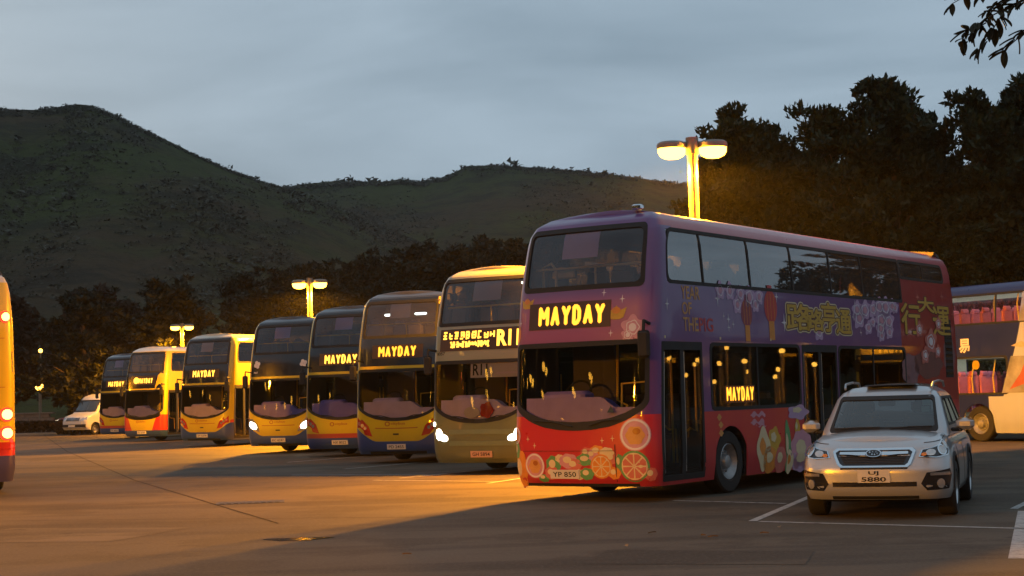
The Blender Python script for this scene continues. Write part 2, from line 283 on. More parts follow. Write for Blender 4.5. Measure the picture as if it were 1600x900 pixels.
class Hull:
    """Vehicle skin: a rounded plan (bowed front, round corners) carried up through height z, with its nose set back and its sides leaned in by height."""
    def __init__(s, hw, L, rc, bulge, setback, inset, reach=1.4, rb=None, rear=((0, 0), (9, 0)), zwarp=None):
        s.hw, s.L, s.reach, s.zwarp, s.y0 = hw, L, reach, zwarp, 0.0; rb = rb or rc*0.7
        xs = np.linspace(0, hw-rc, 24); P = [(x, bulge*(x/hw)**2) for x in xs]
        y0 = P[-1][1]; sl = 2*bulge*(hw-rc)/hw**2; c = (hw, y0+sl*rc); e = (hw, c[1]+rc)
        k = 0.62
        a1 = (P[-1][0]+(c[0]-P[-1][0])*k, P[-1][1]+(c[1]-P[-1][1])*k); a2 = (e[0], e[1]+(c[1]-e[1])*k)
        def bez(p0, p1, p2, p3, n):
            for t in np.linspace(0, 1, n)[1:]: yield tuple((1-t)**3*np.array(p0)+3*t*(1-t)**2*np.array(p1)+3*t*t*(1-t)*np.array(p2)+t**3*np.array(p3))
        P += list(bez(P[-1], a1, a2, e, 20)); n0 = len(P)
        P += [(hw, y) for y in np.linspace(e[1], L-rb, 60)[1:]]
        P += list(bez((hw, L-rb), (hw, L-rb*0.4), (hw-rb*0.4, L), (hw-rb, L), 12)); P += [(x, L) for x in np.linspace(hw-rb, 0, 12)[1:]]
        P = np.array(P); d = np.r_[0, np.cumsum(np.hypot(*np.diff(P, axis=0).T))]
        s.P, s.d, s.S = P, d, d[-1]; s.y_side = e[1]; s.s_side = d[n0-1]
        T = np.gradient(P, axis=0); T /= np.linalg.norm(T, axis=1)[:, None]; s.Nx, s.Ny = T[:, 1], -T[:, 0]; s.Ny[0] = -1; s.Nx[0] = 0
        s.sb = np.array(setback).T; s.ins = np.array(inset).T; s.rr = np.array(rear).T
    def sy(s, y): 
        m = (s.P[:, 0] > s.hw*0.5); i = np.where(m)[0]; return float(np.interp(y, s.P[i, 1], s.d[i]))
    def raw(s, S, Z):
        S, Z = np.broadcast_arrays(np.asarray(S, float), np.asarray(Z, float)); a = np.abs(S); g = np.where(S < 0, -1.0, 1.0)
        x = np.interp(a, s.d, s.P[:, 0]); y = np.interp(a, s.d, s.P[:, 1]); nx = np.interp(a, s.d, s.Nx); ny = np.interp(a, s.d, s.Ny)
        i = np.interp(Z, *s.ins); x = x-nx*i; y = y-np.where(ny > 0, ny, ny*0.15)*i
        w = np.clip(1-y/s.reach, 0, 1); w = w*w*(3-2*w); y = y+np.interp(Z, *s.sb)*w
        w = np.clip(1-(s.L-y)/s.reach, 0, 1); w = w*w*(3-2*w); y = y-np.interp(Z, *s.rr)*w
        Z2 = Z if s.zwarp is None else Z+s.zwarp(y, Z)
        return np.stack([x*g, y+s.y0, Z2], -1)
    def at(s, S, Z, off=0.0):
        S, Z = np.broadcast_arrays(np.asarray(S, float), np.asarray(Z, float)); p = s.raw(S, Z)
        if np.all(np.asarray(off) == 0): return p
        e = 1e-3; n = np.cross(s.raw(S+e, Z)-s.raw(S-e, Z), s.raw(S, Z+e)-s.raw(S, Z-e)); n /= np.linalg.norm(n, axis=-1)[..., None]+1e-12
        return p+n*np.asarray(off)[..., None]
    def shell(s, zb, ztop, holes=(), sbreaks=(), zbreaks=(), bottom=None, bend=(), camber=0.05, lining=0.045, dz=0.16, ds=0.22, capseg=3):
        """skin mesh: outer faces slot 0, inner lining slot 1; holes = (s0,s1,z0,z1)."""
        sb = set([-s.S, s.S, 0.0]); zb_ = set([zb, ztop])
        for h in holes: sb |= {h[0], h[1]}; zb_ |= {h[2], h[3]}
        sb |= set(sbreaks); zb_ |= set(zbreaks); zb_ |= {z for z in s.sb[0] if zb < z < ztop} | {z for z in s.ins[0] if zb < z < ztop}
        def dens(L, step):
            L = sorted(L); out = []
            for a, b in zip(L[:-1], L[1:]):
                if b-a < 1e-4: continue
                n = max(1, int(math.ceil((b-a)/step(0.5*(a+b))))); out += list(np.linspace(a, b, n+1)[:-1])
            return np.array(out+[L[-1]])
        ss = dens(sb, lambda m: 0.07 if abs(m) < s.s_side+0.02 or abs(m) > s.S-s.hw-0.3 else ds); zz = dens(zb_, lambda m: dz)
        SS, ZZ = np.meshgrid(ss, zz); Zw = ZZ.copy()
        for (zc_, span, fn) in bend:
            Zw += fn(SS)*np.clip(1-np.abs(ZZ-zc_)/span, 0, 1)
        if bottom is not None:
            f, zt = bottom; b = f(SS); k = np.clip((zt-Zw)/(zt-zb), 0, 1); Zw = Zw+(b-zb)*k
        mb = MB(); cm = 0.5*(ss[:-1]+ss[1:]); zm = 0.5*(zz[:-1]+zz[1:]); keep = np.ones((len(zm), len(cm)), bool)
        for h in holes: keep &= ~((cm[None, :] > h[0]) & (cm[None, :] < h[1]) & (zm[:, None] > h[2]) & (zm[:, None] < h[3]))
        n = len(ss); ii, jj = np.nonzero(keep); Q = [(i*n+j, i*n+j+1, (i+1)*n+j+1, (i+1)*n+j) for i, j in zip(ii, jj)]
        uv = np.stack([SS, Zw], -1)
        mb.add(s.at(SS, Zw), Q, uv, 0)
        if lining: mb.add(s.at(SS, Zw, -lining), [q[::-1] for q in Q], uv, 1)
        # roof: strips from each side to a crowned centre line
        m = n//2; half = [(m+k, m-k) for k in range(min(m, n-1-m)+1)]
        for off, mi in ((0.0, 0), (-lining, 1)):
            if mi == 1 and not lining: continue
            top = s.at(ss, np.full(n, ztop), off); Rr = []; U = []
            for a, b in half:
                A, B = top[a], top[b]; row = []
                for t in np.linspace(0, 1, 2*capseg+1):
                    q = A*(1-t)+B*t; q = q+np.array([0, 0, camber*(1-(2*t-1)**2)*min(1, abs(A[0]-B[0])/1.0)]); row.append(q)
                Rr.append(row); U.append([(ss[a], ztop+0.02)]*(2*capseg+1))
            mb.grid(np.array(Rr), np.array(U), mi, flip=(mi == 1))
        return mb
    def patch(s, s0, s1, z0, z1, off, depth=0.0, ns=None, nz=None, mb=None, mi=0):
        mb = mb or MB(); ns = ns or max(2, int((s1-s0)/0.08)+1) if abs(s0) < s.s_side or abs(s1) < s.s_side else ns or max(2, int((s1-s0)/0.5)+1)
        nz = nz or 7; S = np.linspace(s0, s1, ns+1); f0 = z0 if callable(z0) else (lambda q: np.full_like(q, z0)); f1 = z1 if callable(z1) else (lambda q: np.full_like(q, z1))
        t = np.linspace(0, 1, nz+1)[:, None]; Z = f0(S)[None, :]*(1-t)+f1(S)[None, :]*t; SS = np.broadcast_to(S[None, :], Z.shape)
        P = s.at(SS, Z, off); mb.grid(P, np.stack([SS, Z], -1), mi)
        if depth:
            i = [(0, j) for j in range(ns)]+[(k, ns) for k in range(nz)]+[(nz, j) for j in range(ns, 0, -1)]+[(k, 0) for k in range(nz, 0, -1)]
            a = np.array([P[q] for q in i]); b = np.array([s.at(SS[q], Z[q], off-depth) for q in i]); u = np.array([(SS[q], Z[q]) for q in i])
            mb.grid(np.stack([b, a]), np.stack([u, u]), mi, closed=True)
        return mb
    def ring(s, outer, inner, off, depth=0.02, mb=None, mi=0):
        mb = mb or MB(); o = np.array(outer); i = np.array(inner)
        A = s.at(o[:, 0], o[:, 1], off-depth); B = s.at(o[:, 0], o[:, 1], off); C = s.at(i[:, 0], i[:, 1], off); D = s.at(i[:, 0], i[:, 1], off-depth)
        return mb.grid(np.stack([A, B, C, D]), np.stack([o, o, i, i]), mi, closed=True)
    def poly(s, pts, off, depth=0.0, mb=None, mi=0, c=None):
        mb = mb or MB(); p = np.array(pts); c = p.mean(0) if c is None else np.array(c); k = len(p)
        rings = [c+(p-c)*t for t in (0.02, 0.5, 1.0)]
        R = [s.at(r[:, 0], r[:, 1], off) for r in rings]
        if depth: R.append(s.at(p[:, 0], p[:, 1], off-depth)); rings.append(p)
        mb.grid(np.stack(R), np.stack(rings), mi, closed=True, flip=False); return mb
    def text(s, body, cs, cz, w, h, off, bold=0.0, mb=None, shear=0.0):
        mb = mb or MB(); v, f = fit_text(body, w, h, bold); S = cs+v[:, 0]+shear*v[:, 1]; Z = cz+v[:, 1]; return mb.add(s.at(S, Z, off), f, np.stack([S, Z], -1))
def rrect(s0, s1, z0, z1, r, n=5, zf0=None):
    out = []
    rr = r if isinstance(r, (list, tuple)) else [r]*4
    for (cs, cz, a0, q) in ((s1, z0, -90, rr[0]), (s1, z1, 0, rr[1]), (s0, z1, 90, rr[2]), (s0, z0, 180, rr[3])):
        ox = cs-q if cs == s1 else cs+q; oz = cz-q if cz == z1 else cz+q
        for k in range(n+1):
            a = rad(a0+90*k/n); out.append((ox+q*math.cos(a), oz+q*math.sin(a)))
    # extra points on the long edges so that the ring follows curved skin
    res = []
    for a, b in zip(out, out[1:]+out[:1]):
        m = max(1, int(max(abs(a[0]-b[0]), abs(a[1]-b[1]))/0.1))
        for k in range(m): t = k/m; res.append((a[0]+(b[0]-a[0])*t, a[1]+(b[1]-a[1])*t))
    if zf0 is not None: res = [(a, b+zf0(a)*max(0, 1-(b-z0)/(z1-z0))) for a, b in res]
    return res
def ell(cs, cz, a, b, n=20, rot=0.0, wob=0.0, lob=5):
    return [(cs+a*math.cos(t)*(1+wob*math.cos(lob*t))*math.cos(rot)-b*math.sin(t)*(1+wob*math.cos(lob*t))*math.sin(rot),
             cz+a*math.cos(t)*(1+wob*math.cos(lob*t))*math.sin(rot)+b*math.sin(t)*(1+wob*math.cos(lob*t))*math.cos(rot)) for t in np.linspace(0, 2*math.pi, n, endpoint=False)]
def copy_tree(o, parent=None):
    c = o.copy(); COL.objects.link(c)
    if parent is not None: c.parent = parent
    for ch in o.children: copy_tree(ch, c)
    return c

_wheel = {}
def wheel(parent, x, y, r, w, rimr, side, bolts=10, mats=(TYRE, STEEL), hub_out=0.02):
    """tyre with rim and bolts; the outer face looks along side*x"""
    key = (r, w, rimr, side, bolts, mats[1].name)
    if key not in _wheel:
        g = side
        t = MB().lathe([(-g*w/2, rimr), (-g*w/2, r*0.92), (-g*w*0.40, r*0.985), (-g*w*0.2, r), (g*w*0.2, r), (g*w*0.40, r*0.985), (g*w/2, r*0.93), (g*w/2, rimr*1.06), (g*w*0.42, rimr)], (0, 0, 0), 36)
        rm = MB().lathe([(g*w*0.42, rimr), (g*w*0.47, rimr*0.95), (g*w*0.30, rimr*0.86), (g*w*0.10, rimr*0.66), (g*w*0.12, rimr*0.42), (g*w*0.40, rimr*0.34), (g*w*0.44, rimr*0.2), (g*w*0.44, 0.001)], (0, 0, 0), 30)
        hb = MB()
        for k in range(bolts):
            a = 2*math.pi*k/bolts; hb.tube([(g*w*0.10, math.cos(a)*rimr*0.55, math.sin(a)*rimr*0.55), (g*w*0.24, math.cos(a)*rimr*0.55, math.sin(a)*rimr*0.55)], rimr*0.05, 6)
        _wheel[key] = (t.mesh('tyre', mats[0]), rm.mesh('rim', mats[1]), hb.mesh('wheel_nuts', mats[1]))
    a, b, c = _wheel[key]; t = new_obj('wheel', a, parent); t.location = (x, y, r); rmo = new_obj('rim', b, t); new_obj('wheel_nuts', c, t); return t

# ------------------------------------------------------------------ ground, hills
def asphalt():
    t = NT('worn_asphalt'); big = t.noise(0.05, 5, 0.6); mid = t.noise(0.5, 6, 0.65); fine = t.noise(22, 4, 0.8); streak = t.noise(0.6, 5, 0.6, stretch=(0.16, 1.0, 1))
    c = t.mix(t.step(big, 0.38, 0.62), (0.074, 0.059, 0.043), (0.116, 0.094, 0.070))
    c = t.mix(t.math('MULTIPLY', t.step(mid, 0.50, 0.60), 0.6), c, (0.056, 0.045, 0.034))
    c = t.mix(t.math('MULTIPLY', t.step(streak, 0.49, 0.60), 0.7), c, (0.050, 0.040, 0.030))
    sp = t.noise(2.2, 3, 0.5); c = t.mix(t.math('MULTIPLY', t.step(sp, 0.66, 0.74), 0.6), c, (0.036, 0.029, 0.022))
    c = t.mix(t.math('MULTIPLY', t.step(fine, 0.45, 0.75), 0.55), c, (0.17, 0.14, 0.105))
    return t.pbr(c, t.math('MULTIPLY_ADD', mid, 0.25, 0.65), 0, t.bump(fine, 0.35, 0.01), spec=0.12)
def sheet(name, pts, z, m, **kw): return MB().add([(x, y, z) for x, y in pts], [tuple(range(len(pts)))]).build(name, m, None, False, **kw)
sheet('ground', [(-1100, -1100), (1100, -1100), (1100, 1100), (-1100, 1100)], 0.0, asphalt(), kind='structure')
def marking_paint():
    t = NT('worn_white_marking'); w = t.noise(7, 6, 0.75); f = t.noise(60, 3)
    return t.pbr(t.mix(t.step(w, 0.46, 0.66), (0.40, 0.39, 0.37), (0.14, 0.135, 0.13)), 0.7, 0, t.bump(f, 0.2, 0.004))
MARK = marking_paint()
def stripe(a, b, w):
    a, b = Vector(a), Vector(b); d = (b-a).normalized(); n = Vector((-d.y, d.x))*w/2
    sheet('parking_line', [tuple(a-n), tuple(b-n), tuple(b+n), tuple(a+n)], 0.004, MARK, kind='structure')
for a, b, w in [((2.86, 20.1), (4.35, 24.4), 0.11), ((2.93, 20.0), (5.6, 18.0), 0.10), ((5.72, 17.92), (8.6, 15.8), 0.10), ((4.52, 15.0), (6.3, 20.5), 0.14), ((2.3, 24.3), (3.75, 23.0), 0.09), ((6.3, 20.9), (8.9, 26.4), 0.1),
                ((-0.55, 30.6), (0.9, 34.2), 0.10), ((-2.4, 33.6), (1.2, 39.4), 0.10), ((-4.1, 38.9), (-0.6, 44.6), 0.1), ((-6.2, 44.3), (-2.6, 50.2), 0.1), ((-5.0, 36.4), (-1.9, 34.9), 0.09), ((-2.9, 33.0), (-0.4, 31.2), 0.09), ((-27.5, 84.0), (-25.6, 83.2), 0.3)]:
    stripe(a, b, w)
JOINT = NT('tar_joint'); JOINT = JOINT.pbr((0.022, 0.018, 0.014), 0.95, spec=0.05)
def seam(pts, w):
    mb = MB()
    for (a, b) in zip(pts[:-1], pts[1:]):
        a, b = Vector(a), Vector(b); d = (b-a).normalized(); n = Vector((-d.y, d.x))*w/2; mb.add([(*(a-n), .004), (*(b-n), .004), (*(b+n), .004), (*(a+n), .004)], [(0, 1, 2, 3)])
    mb.build('road_joint', JOINT, None, False, kind='structure')
seam([(-29.7, 103.0), (-17.0, 62.0), (-8.4, 36.0), (-3.2, 21.9)], 0.028)
seam([(-12.0, 24.8), (-6.0, 23.6), (-1.0, 22.2)], 0.02)
PATCH = asphalt(); PATCH.name = 'patched_asphalt'
for n_ in PATCH.node_tree.nodes:
    if n_.type == 'MAPPING': n_.inputs['Location'].default_value = (17, 5, 3)
sheet('asphalt_patch', [(-7.5, 20.4), (-4.9, 19.7), (-4.3, 21.6), (-6.9, 22.4)], 0.003, PATCH, kind='structure'); sheet('asphalt_patch', [(0.6, 15.6), (2.6, 15.0), (2.9, 16.2), (0.9, 16.9)], 0.003, PATCH, kind='structure')
WET = NT('puddle_water'); WET = WET.pbr((0.03, 0.028, 0.026), 0.06, 0, WET.bump(WET.noise(6, 2), 0.02, 0.004))
sheet('puddle', [(-2.6+.36*math.cos(a)*(1+.3*math.sin(3*a)), 19.3+.26*math.sin(a)*(1+.2*math.cos(2*a))) for a in np.linspace(0, 6.283, 28, endpoint=False)], 0.005, WET, kind='structure')
# drain cover in the lane
dc = empty('drain_cover', (-4.35, 26.7, 0), rad(8), 'small dark iron drain cover in the orange lit lane', 'drain cover')
MB().rbox((-0.55, -0.3, -0.02), (0.55, 0.3, 0.008), 0.006).build('frame', plain('rusty_iron', (0.05, 0.042, 0.036), 0.6, 0.5), dc)
for k in range(9): MB().box((-0.48+k*0.11, -0.24, 0.006), (-0.41+k*0.11, 0.24, 0.014)).build('bar', bpy.data.materials['rusty_iron'], dc)

def px_dir(x, y): return rt*((x-800)/FPX)-up*((y-450)/FPX)+fw
def ridge_table(pts):
    out = []
    for x, y in pts:
        d = px_dir(x, y); out.append((math.atan2(d.x, d.y), d.z/math.hypot(d.x, d.y)))
    return np.array(out)
def smooth_noise(a, b, seed):
    g = np.random.default_rng(seed); out = np.zeros_like(a)
    for k, amp in ((1, 1.0), (2.1, .5), (4.3, .27), (9.1, .14)):
        for _ in range(3):
            t = g.uniform(0, 6.28); p = g.uniform(0, 6.28); out += amp*np.sin((a*math.cos(t)+b*math.sin(t))*k+p)
    return out/3
def hill_mat(name, a, b, c):
    t = NT(name); n1 = t.noise(0.012, 7, 0.62); n2 = t.noise(0.05, 8, 0.68, stretch=(1, 1, 2.2)); n3 = t.noise(0.35, 6, 0.75); n4 = t.noise(0.022, 6, 0.6, stretch=(1.6, 0.6, 1))
    q = t.mix(t.step(n1, 0.42, 0.60), a, b); q = t.mix(t.math('MULTIPLY', t.step(n2, 0.48, 0.62), 0.75), q, c); q = t.mix(t.math('MULTIPLY', t.step(n4, 0.52, 0.68), 0.6), q, tuple(v*1.25 for v in a)); q = t.mix(t.math('MULTIPLY', t.step(n3, 0.45, 0.7), 0.6), q, tuple(v*0.6 for v in c))
    return t.pbr(q, 0.95, 0, t.bump(n3, 0.9, 1.6), spec=0.1)
def hill(name, table, r0, r1, r2, seed, mat, smat, az0, az1, nshrub):
    def height(az, r):
        e = np.interp(az, table[:, 0], table[:, 1]); zr = EYE+e*r1; u = np.clip((r-r0)/(r1-r0), 0, 1); k = np.clip((r-r1)/(r2-r1), 0, 1)
        spur = smooth_noise(az*22, u*2.0+az*9, seed)
        z = zr*(u**1.15)*(1+0.10*spur*np.sin(np.pi*u)*(u < 1)) - zr*0.35*k**1.3
        return z
    az = np.linspace(az0, az1, 420); rr = np.r_[np.linspace(r0, r1, 70), np.linspace(r1, r2, 10)[1:]]
    A, Rr = np.meshgrid(az, rr); Z = height(A, Rr)+0.5*smooth_noise(A*160, Rr*0.09, seed+3)*np.clip((Rr-r0)/60, 0, 1); Z[0] = -2
    MB().grid(np.stack([np.sin(A)*Rr, np.cos(A)*Rr, Z], -1)).build(name, mat, None, True, 80, kind='structure')
    g = np.random.default_rng(seed+7); n = nshrub
    a = g.uniform(az0, az1, n); u = np.r_[g.uniform(0.05, 1, n-n//6)**0.8, g.uniform(0.97, 1.01, n//6)]; r = r0+(r1-r0)*u
    dens = smooth_noise(a*70, u*9, seed+11); keep = (dens > -0.35+g.random(n)*0.7) | (u > 0.965); a, r, u = a[keep], r[keep], u[keep]; n = len(a)
    sz = (g.gamma(3.0, 0.16, n)*(0.5+0.5*(r/r1))+0.22)*np.where(u > 0.965, 0.75 if r1 < 500 else 1.25, 1.0); sz = np.where(g.random(n) < 0.03, sz*2.2, sz); c = np.stack([np.sin(a)*r, np.cos(a)*r, height(a, r)], -1)
    K = 14; dirs = g.normal(size=(n, K, 3)); dirs /= np.linalg.norm(dirs, axis=-1)[..., None]; dirs[..., 2] = np.abs(dirs[..., 2])*0.9
    ctr = c[:, None, :]+dirs*sz[:, None, None]*g.uniform(0.3, 1.0, (n, K, 1))*np.array([1.1, 1.1, 0.75])
    t1 = g.normal(size=(n, K, 3)); t1[..., 2] *= 0.45; t1 /= np.linalg.norm(t1, axis=-1)[..., None]; t2 = np.cross(t1, np.array([0, -.35, 1.0])+0.45*g.normal(size=(n, K, 3))); t2 /= np.linalg.norm(t2, axis=-1)[..., None]
    s = (sz*0.30)[:, None, None]*g.uniform(0.6, 1.3, (n, K, 1)); V = np.stack([ctr+t1*s, ctr-t1*s*0.6+t2*s*0.8, ctr-t1*s*0.6-t2*s*0.8], 2).reshape(-1, 3)
    new_obj('hillside_scrub', big_mesh('scrub', V, np.arange(len(V)).reshape(-1, 3), smat), None, kind='stuff')
LEFT = ridge_table([(-1500, 330), (-900, 260), (-500, 225), (-250, 195), (-120, 178), (0, 171), (50, 173), (90, 168), (125, 164), (145, 166), (165, 173), (200, 190), (260, 221), (300, 240), (350, 263), (400, 281), (440, 294), (520, 322), (640, 372), (760, 430), (900, 500), (1050, 560)])
RIGHT = ridge_table([(100, 360), (300, 320), (420, 297), (470, 290), (530, 283), (600, 285), (625, 281), (660, 284), (700, 276), (730, 261), (790, 259), (850, 264), (900, 267), (950, 273), (1000, 280), (1070, 288), (1180, 300), (1400, 330), (1800, 360), (2400, 420), (3600, 480)])
def leaf_mat(name, a, b, tr=0.25):
    t = NT(name); g = t.n('ShaderNodeNewGeometry'); n = t.noise(0.7, 3, 0.6)
    c = t.mix(g.outputs['Random Per Island'], a, b); c = t.mix(t.math('MULTIPLY', t.step(n, 0.35, 0.7), 0.6), c, tuple(v*0.45 for v in a))
    p = t.n('ShaderNodeBsdfPrincipled'); t.set(p.inputs['Base Color'], c); p.inputs['Roughness'].default_value = 0.6; p.inputs['Specular IOR Level'].default_value = 0.25
    tl = t.n('ShaderNodeBsdfTranslucent'); t.set(tl.inputs[0], c); m = t.n('ShaderNodeMixShader'); m.inputs[0].default_value = tr
    t.t.links.new(p.outputs[0], m.inputs[1]); t.t.links.new(tl.outputs[0], m.inputs[2]); t.t.links.new(m.outputs[0], t.out.inputs['Surface']); return t.m
SCRUB = leaf_mat('scrub_leaves', (0.034, 0.036, 0.013), (0.050, 0.039, 0.018), 0.1)
SCRUB2 = leaf_mat('far_scrub_leaves', (0.032, 0.036, 0.013), (0.047, 0.038, 0.018), 0.1)
BACK = np.array([(rad(a), e) for a, e in ((24, .02), (40, .045), (75, .05), (92, .06), (120, .16), (150, .24), (200, .30), (235, .32), (262, .27), (290, .20), (318, .20), (330, .21))])
hill('hill', LEFT, 165, 430, 620, 21, hill_mat('hill_grass', (0.044, 0.054, 0.012), (0.060, 0.040, 0.019), (0.018, 0.017, 0.009)), SCRUB, rad(-26), rad(5), 30000)
hill('hill', RIGHT, 260, 640, 900, 33, hill_mat('far_hill_grass', (0.042, 0.052, 0.012), (0.056, 0.040, 0.019), (0.018, 0.018, 0.009)), SCRUB2, rad(-12), rad(22), 26000)

hill('hill', BACK, 150, 330, 520, 45, bpy.data.materials['hill_grass'], SCRUB, rad(24), rad(326), 9000)  # unseen ridge behind and beside the camera, added to darken the window reflections

# ------------------------------------------------------------------ trees
BARK = NT('bark'); BARK = BARK.pbr(BARK.mix(BARK.noise(3, 6, 0.7, stretch=(1, 1, 0.25)), (0.05, 0.036, 0.026), (0.14, 0.10, 0.075)), 0.9, 0, BARK.bump(BARK.noise(9, 5, 0.7, stretch=(1, 1, 0.3)), 0.6, 0.05))
LEAF = leaf_mat('evergreen_leaves', (0.016, 0.026, 0.009), (0.036, 0.046, 0.014)); LEAF_D = leaf_mat('dark_row_leaves', (0.016, 0.020, 0.009), (0.034, 0.034, 0.014)); LEAF_B = leaf_mat('reddish_lit_leaves', (0.040, 0.026, 0.013), (0.075, 0.040, 0.020))  # LEAF_B: reddish light at the far left is put into the leaf colour
def tree_meshes(seed, h, spread, leaf, nleaf, mat, base=0.16, plume=0.55):
    g = np.random.default_rng(seed); tb = MB(); top = h*0.94
    tp = [(0, 0, -0.1)]; x = y = 0.0
    for k in range(1, 8): x += g.normal(0, 0.05*spread*0.4); y += g.normal(0, 0.05*spread*0.4); tp.append((x, y, top*k/7))
    r = 0.022*h+0.05; tb.tube(tp, [r*1.35]+[r*(1-0.12*k) for k in range(1, 8)], 9)
    cen, sg = [], []
    nl = 26
    for k in range(nl):
        u = base+(0.97-base)*((k+0.5)/nl); a = 2.4*k+g.normal(0, 0.35); p = np.array([np.interp(u*h, [q[2] for q in tp], [q[0] for q in tp]), np.interp(u*h, [q[2] for q in tp], [q[1] for q in tp]), u*h*0.93])
        v_ = (u-base)/(1-base); w = spread*((1-v_)**0.75)*min(1.0, 0.55+v_*2.5)*g.uniform(0.6, 1.15)+0.25
        e = p+np.array([math.cos(a)*w, math.sin(a)*w, h*(0.05+0.10*g.random())+w*0.22]); m = (p+e)/2+np.array([0, 0, -0.05*w])
        tb.tube([tuple(p), tuple(m), tuple(e)], [r*0.42*(1.1-u), r*0.28*(1.1-u), 0.02], 5)
        for t in (0.35, 0.6, 0.82, 1.0):
            c = p*(1-t)**2+2*m*t*(1-t)+e*t*t; nsub = 2
            for _ in range(nsub): cen.append(c+g.normal(0, 0.16*w+0.1, 3)*np.array([1, 1, 0.7])); sg.append((0.055*h*(1.15-0.55*t)*g.uniform(0.6, 1.1)))
    for _ in range(9): cen.append(np.array([g.normal(0, spread*0.14), g.normal(0, spread*0.14), h*g.uniform(0.86, 0.99)])); sg.append(h*0.028)
    cen = np.array(cen); sg = np.array(sg); i = g.choice(len(cen), nleaf, p=sg**2/np.sum(sg**2)); n = nleaf
    for a_ in tb.v: a_[:, 2] *= (h*0.97)/max(h, cen[:, 2].max()+1.0); a_[:, :2] *= 0.92
    d = g.normal(size=(n, 3)); d /= np.linalg.norm(d, axis=1)[:, None]; q = cen[i]+d*(sg[i]*g.random(n)**0.45)[:, None]*np.array([1.15, 1.15, 0.8])
    ax = d*0.7+g.normal(size=(n, 3))*0.6+np.array([0, 0, plume]); ax /= np.linalg.norm(ax, axis=1)[:, None]; b = np.cross(ax, g.normal(size=(n, 3))); b /= np.linalg.norm(b, axis=1)[:, None]
    q[:, 2] *= (h-0.2)/q[:, 2].max(); L = (leaf*g.uniform(0.6, 1.4, n))[:, None]; V = np.stack([q-ax*L*0.5, q+b*L*0.24, q+ax*L*0.6, q-b*L*0.24], 1).reshape(-1, 3)
    return tb.mesh('trunk', BARK), big_mesh('crown', V, np.arange(4*n).reshape(-1, 4), mat)
TM = {}
for k, sp in enumerate([3.5, 3.1, 3.8, 3.3]): TM['wall%d' % k] = tree_meshes(50+k, 12.0, sp, 0.23, 26000, LEAF)
for k, sp in enumerate([4.4, 5.0, 4.0]): TM['row%d' % k] = tree_meshes(70+k, 12.0, sp, 0.40, 12000, LEAF_D, 0.10)
for k, sp in enumerate([4.0, 4.6]): TM['redlit%d' % k] = tree_meshes(90+k, 12.0, sp, 0.6, 5200, LEAF_B, 0.25, 0.2)
def tree(kind, x, y, h, label, group, rz=None, wide=1.0):
    t = empty('tree', (x, y, 0), random.uniform(0, 6.28) if rz is None else rz, label, 'tree', group); t.scale = (h/12*wide, h/12*wide, h/12)
    a, b = TM[kind]; new_obj('trunk', a, t); new_obj('crown', b, t); return t
GW = 'dark evergreen trees behind the buses on the right'
wall = [(7.9, 57, 12.0, 'dark tree right behind the tall street lamp beside the purple bus', 'wall0'), (9.6, 60, 11.6, 'lower dark tree filling the gap right of the tall street lamp', 'wall3'), (11.5, 57, 12.0, 'dark bushy tree above the middle of the purple bus roof', 'wall2'),
        (13.9, 58, 12.9, 'tallest spiky dark tree standing above the rear of the purple bus', 'wall1'), (15.4, 60, 11.9, 'dark rounded tree just right of the tallest spiky tree', 'wall3'), (16.9, 57, 12.2, 'dark tree above the roof of the navy bus', 'wall0'), (18.7, 58, 13.0, 'tall dark tree cut by the right edge of the photo', 'wall2')]
for x, y, h, l, k in wall: tree(k, x, y, h, l, GW)
for k, (x, y, h) in enumerate([(8.9, 65, 11.2), (12.6, 66, 11.5), (16.3, 66, 12), (20, 66, 12), (10.5, 53.5, 6.5), (14.8, 54, 7.0), (18.0, 53.6, 7.0)]):
    tree('wall%d' % (k % 4), x, y, h, ['dark tree deep behind the nearest street lamp', 'dark tree deep behind the middle of the purple bus roof', 'dark tree in the gap beside the tallest spiky tree', 'dark tree deep behind the navy bus roof', 'low dark tree right above the middle roof of the purple bus', 'low dark tree at the rear roof corner of the purple bus', 'low dark tree just above the navy bus roof'][k], GW, wide=1.25)
for k, (x, y, h) in enumerate([(21.5, 59, 12.5), (25, 60, 12), (28.6, 60, 17), (32, 58.5, 18), (35.2, 56.5, 17.5), (38, 53.5, 15), (40.5, 50, 9.0), (44.5, 46, 6.5), (50, 42, 6.2)]):
    tree('wall%d' % (k % 4), x, y, h, 'dark tree of the tree line beyond the right edge of the photo', GW, wide=1.2)
GR = 'dark trees behind the row of buses'
names = ['dark tree behind the gap beside the far lamp post', 'dark leafy tree above the white roofed bus', 'dark tree standing behind the black fronted bus', 'dark tree just left of the middle street lamp', 'dark tree just right of the middle street lamp', 'dark tree above the bus left of the large MAYDAY bus',
         'tall dark tree above the yellow bus with a large MAYDAY sign', 'dark tree between the yellow MAYDAY bus and the green bus', 'tall dark tree above the sage green bus', 'dark tree behind the left corner of the purple bus', 'dark tree hidden behind the purple bus roof']
for k, (x, h) in enumerate([(-27.5, 9.5), (-23.0, 10.5), (-18.5, 10.0), (-14.2, 11.5), (-10.8, 11.0), (-8.0, 12.5), (-5.0, 13.5), (-2.6, 12.0), (0.4, 12.5), (2.8, 12.0), (6.2, 12.5)]):
    tree('row%d' % (k % 3), x, 128-0.7*abs(x)+random.uniform(-4, 4), h, names[k], GR, wide=1.35)
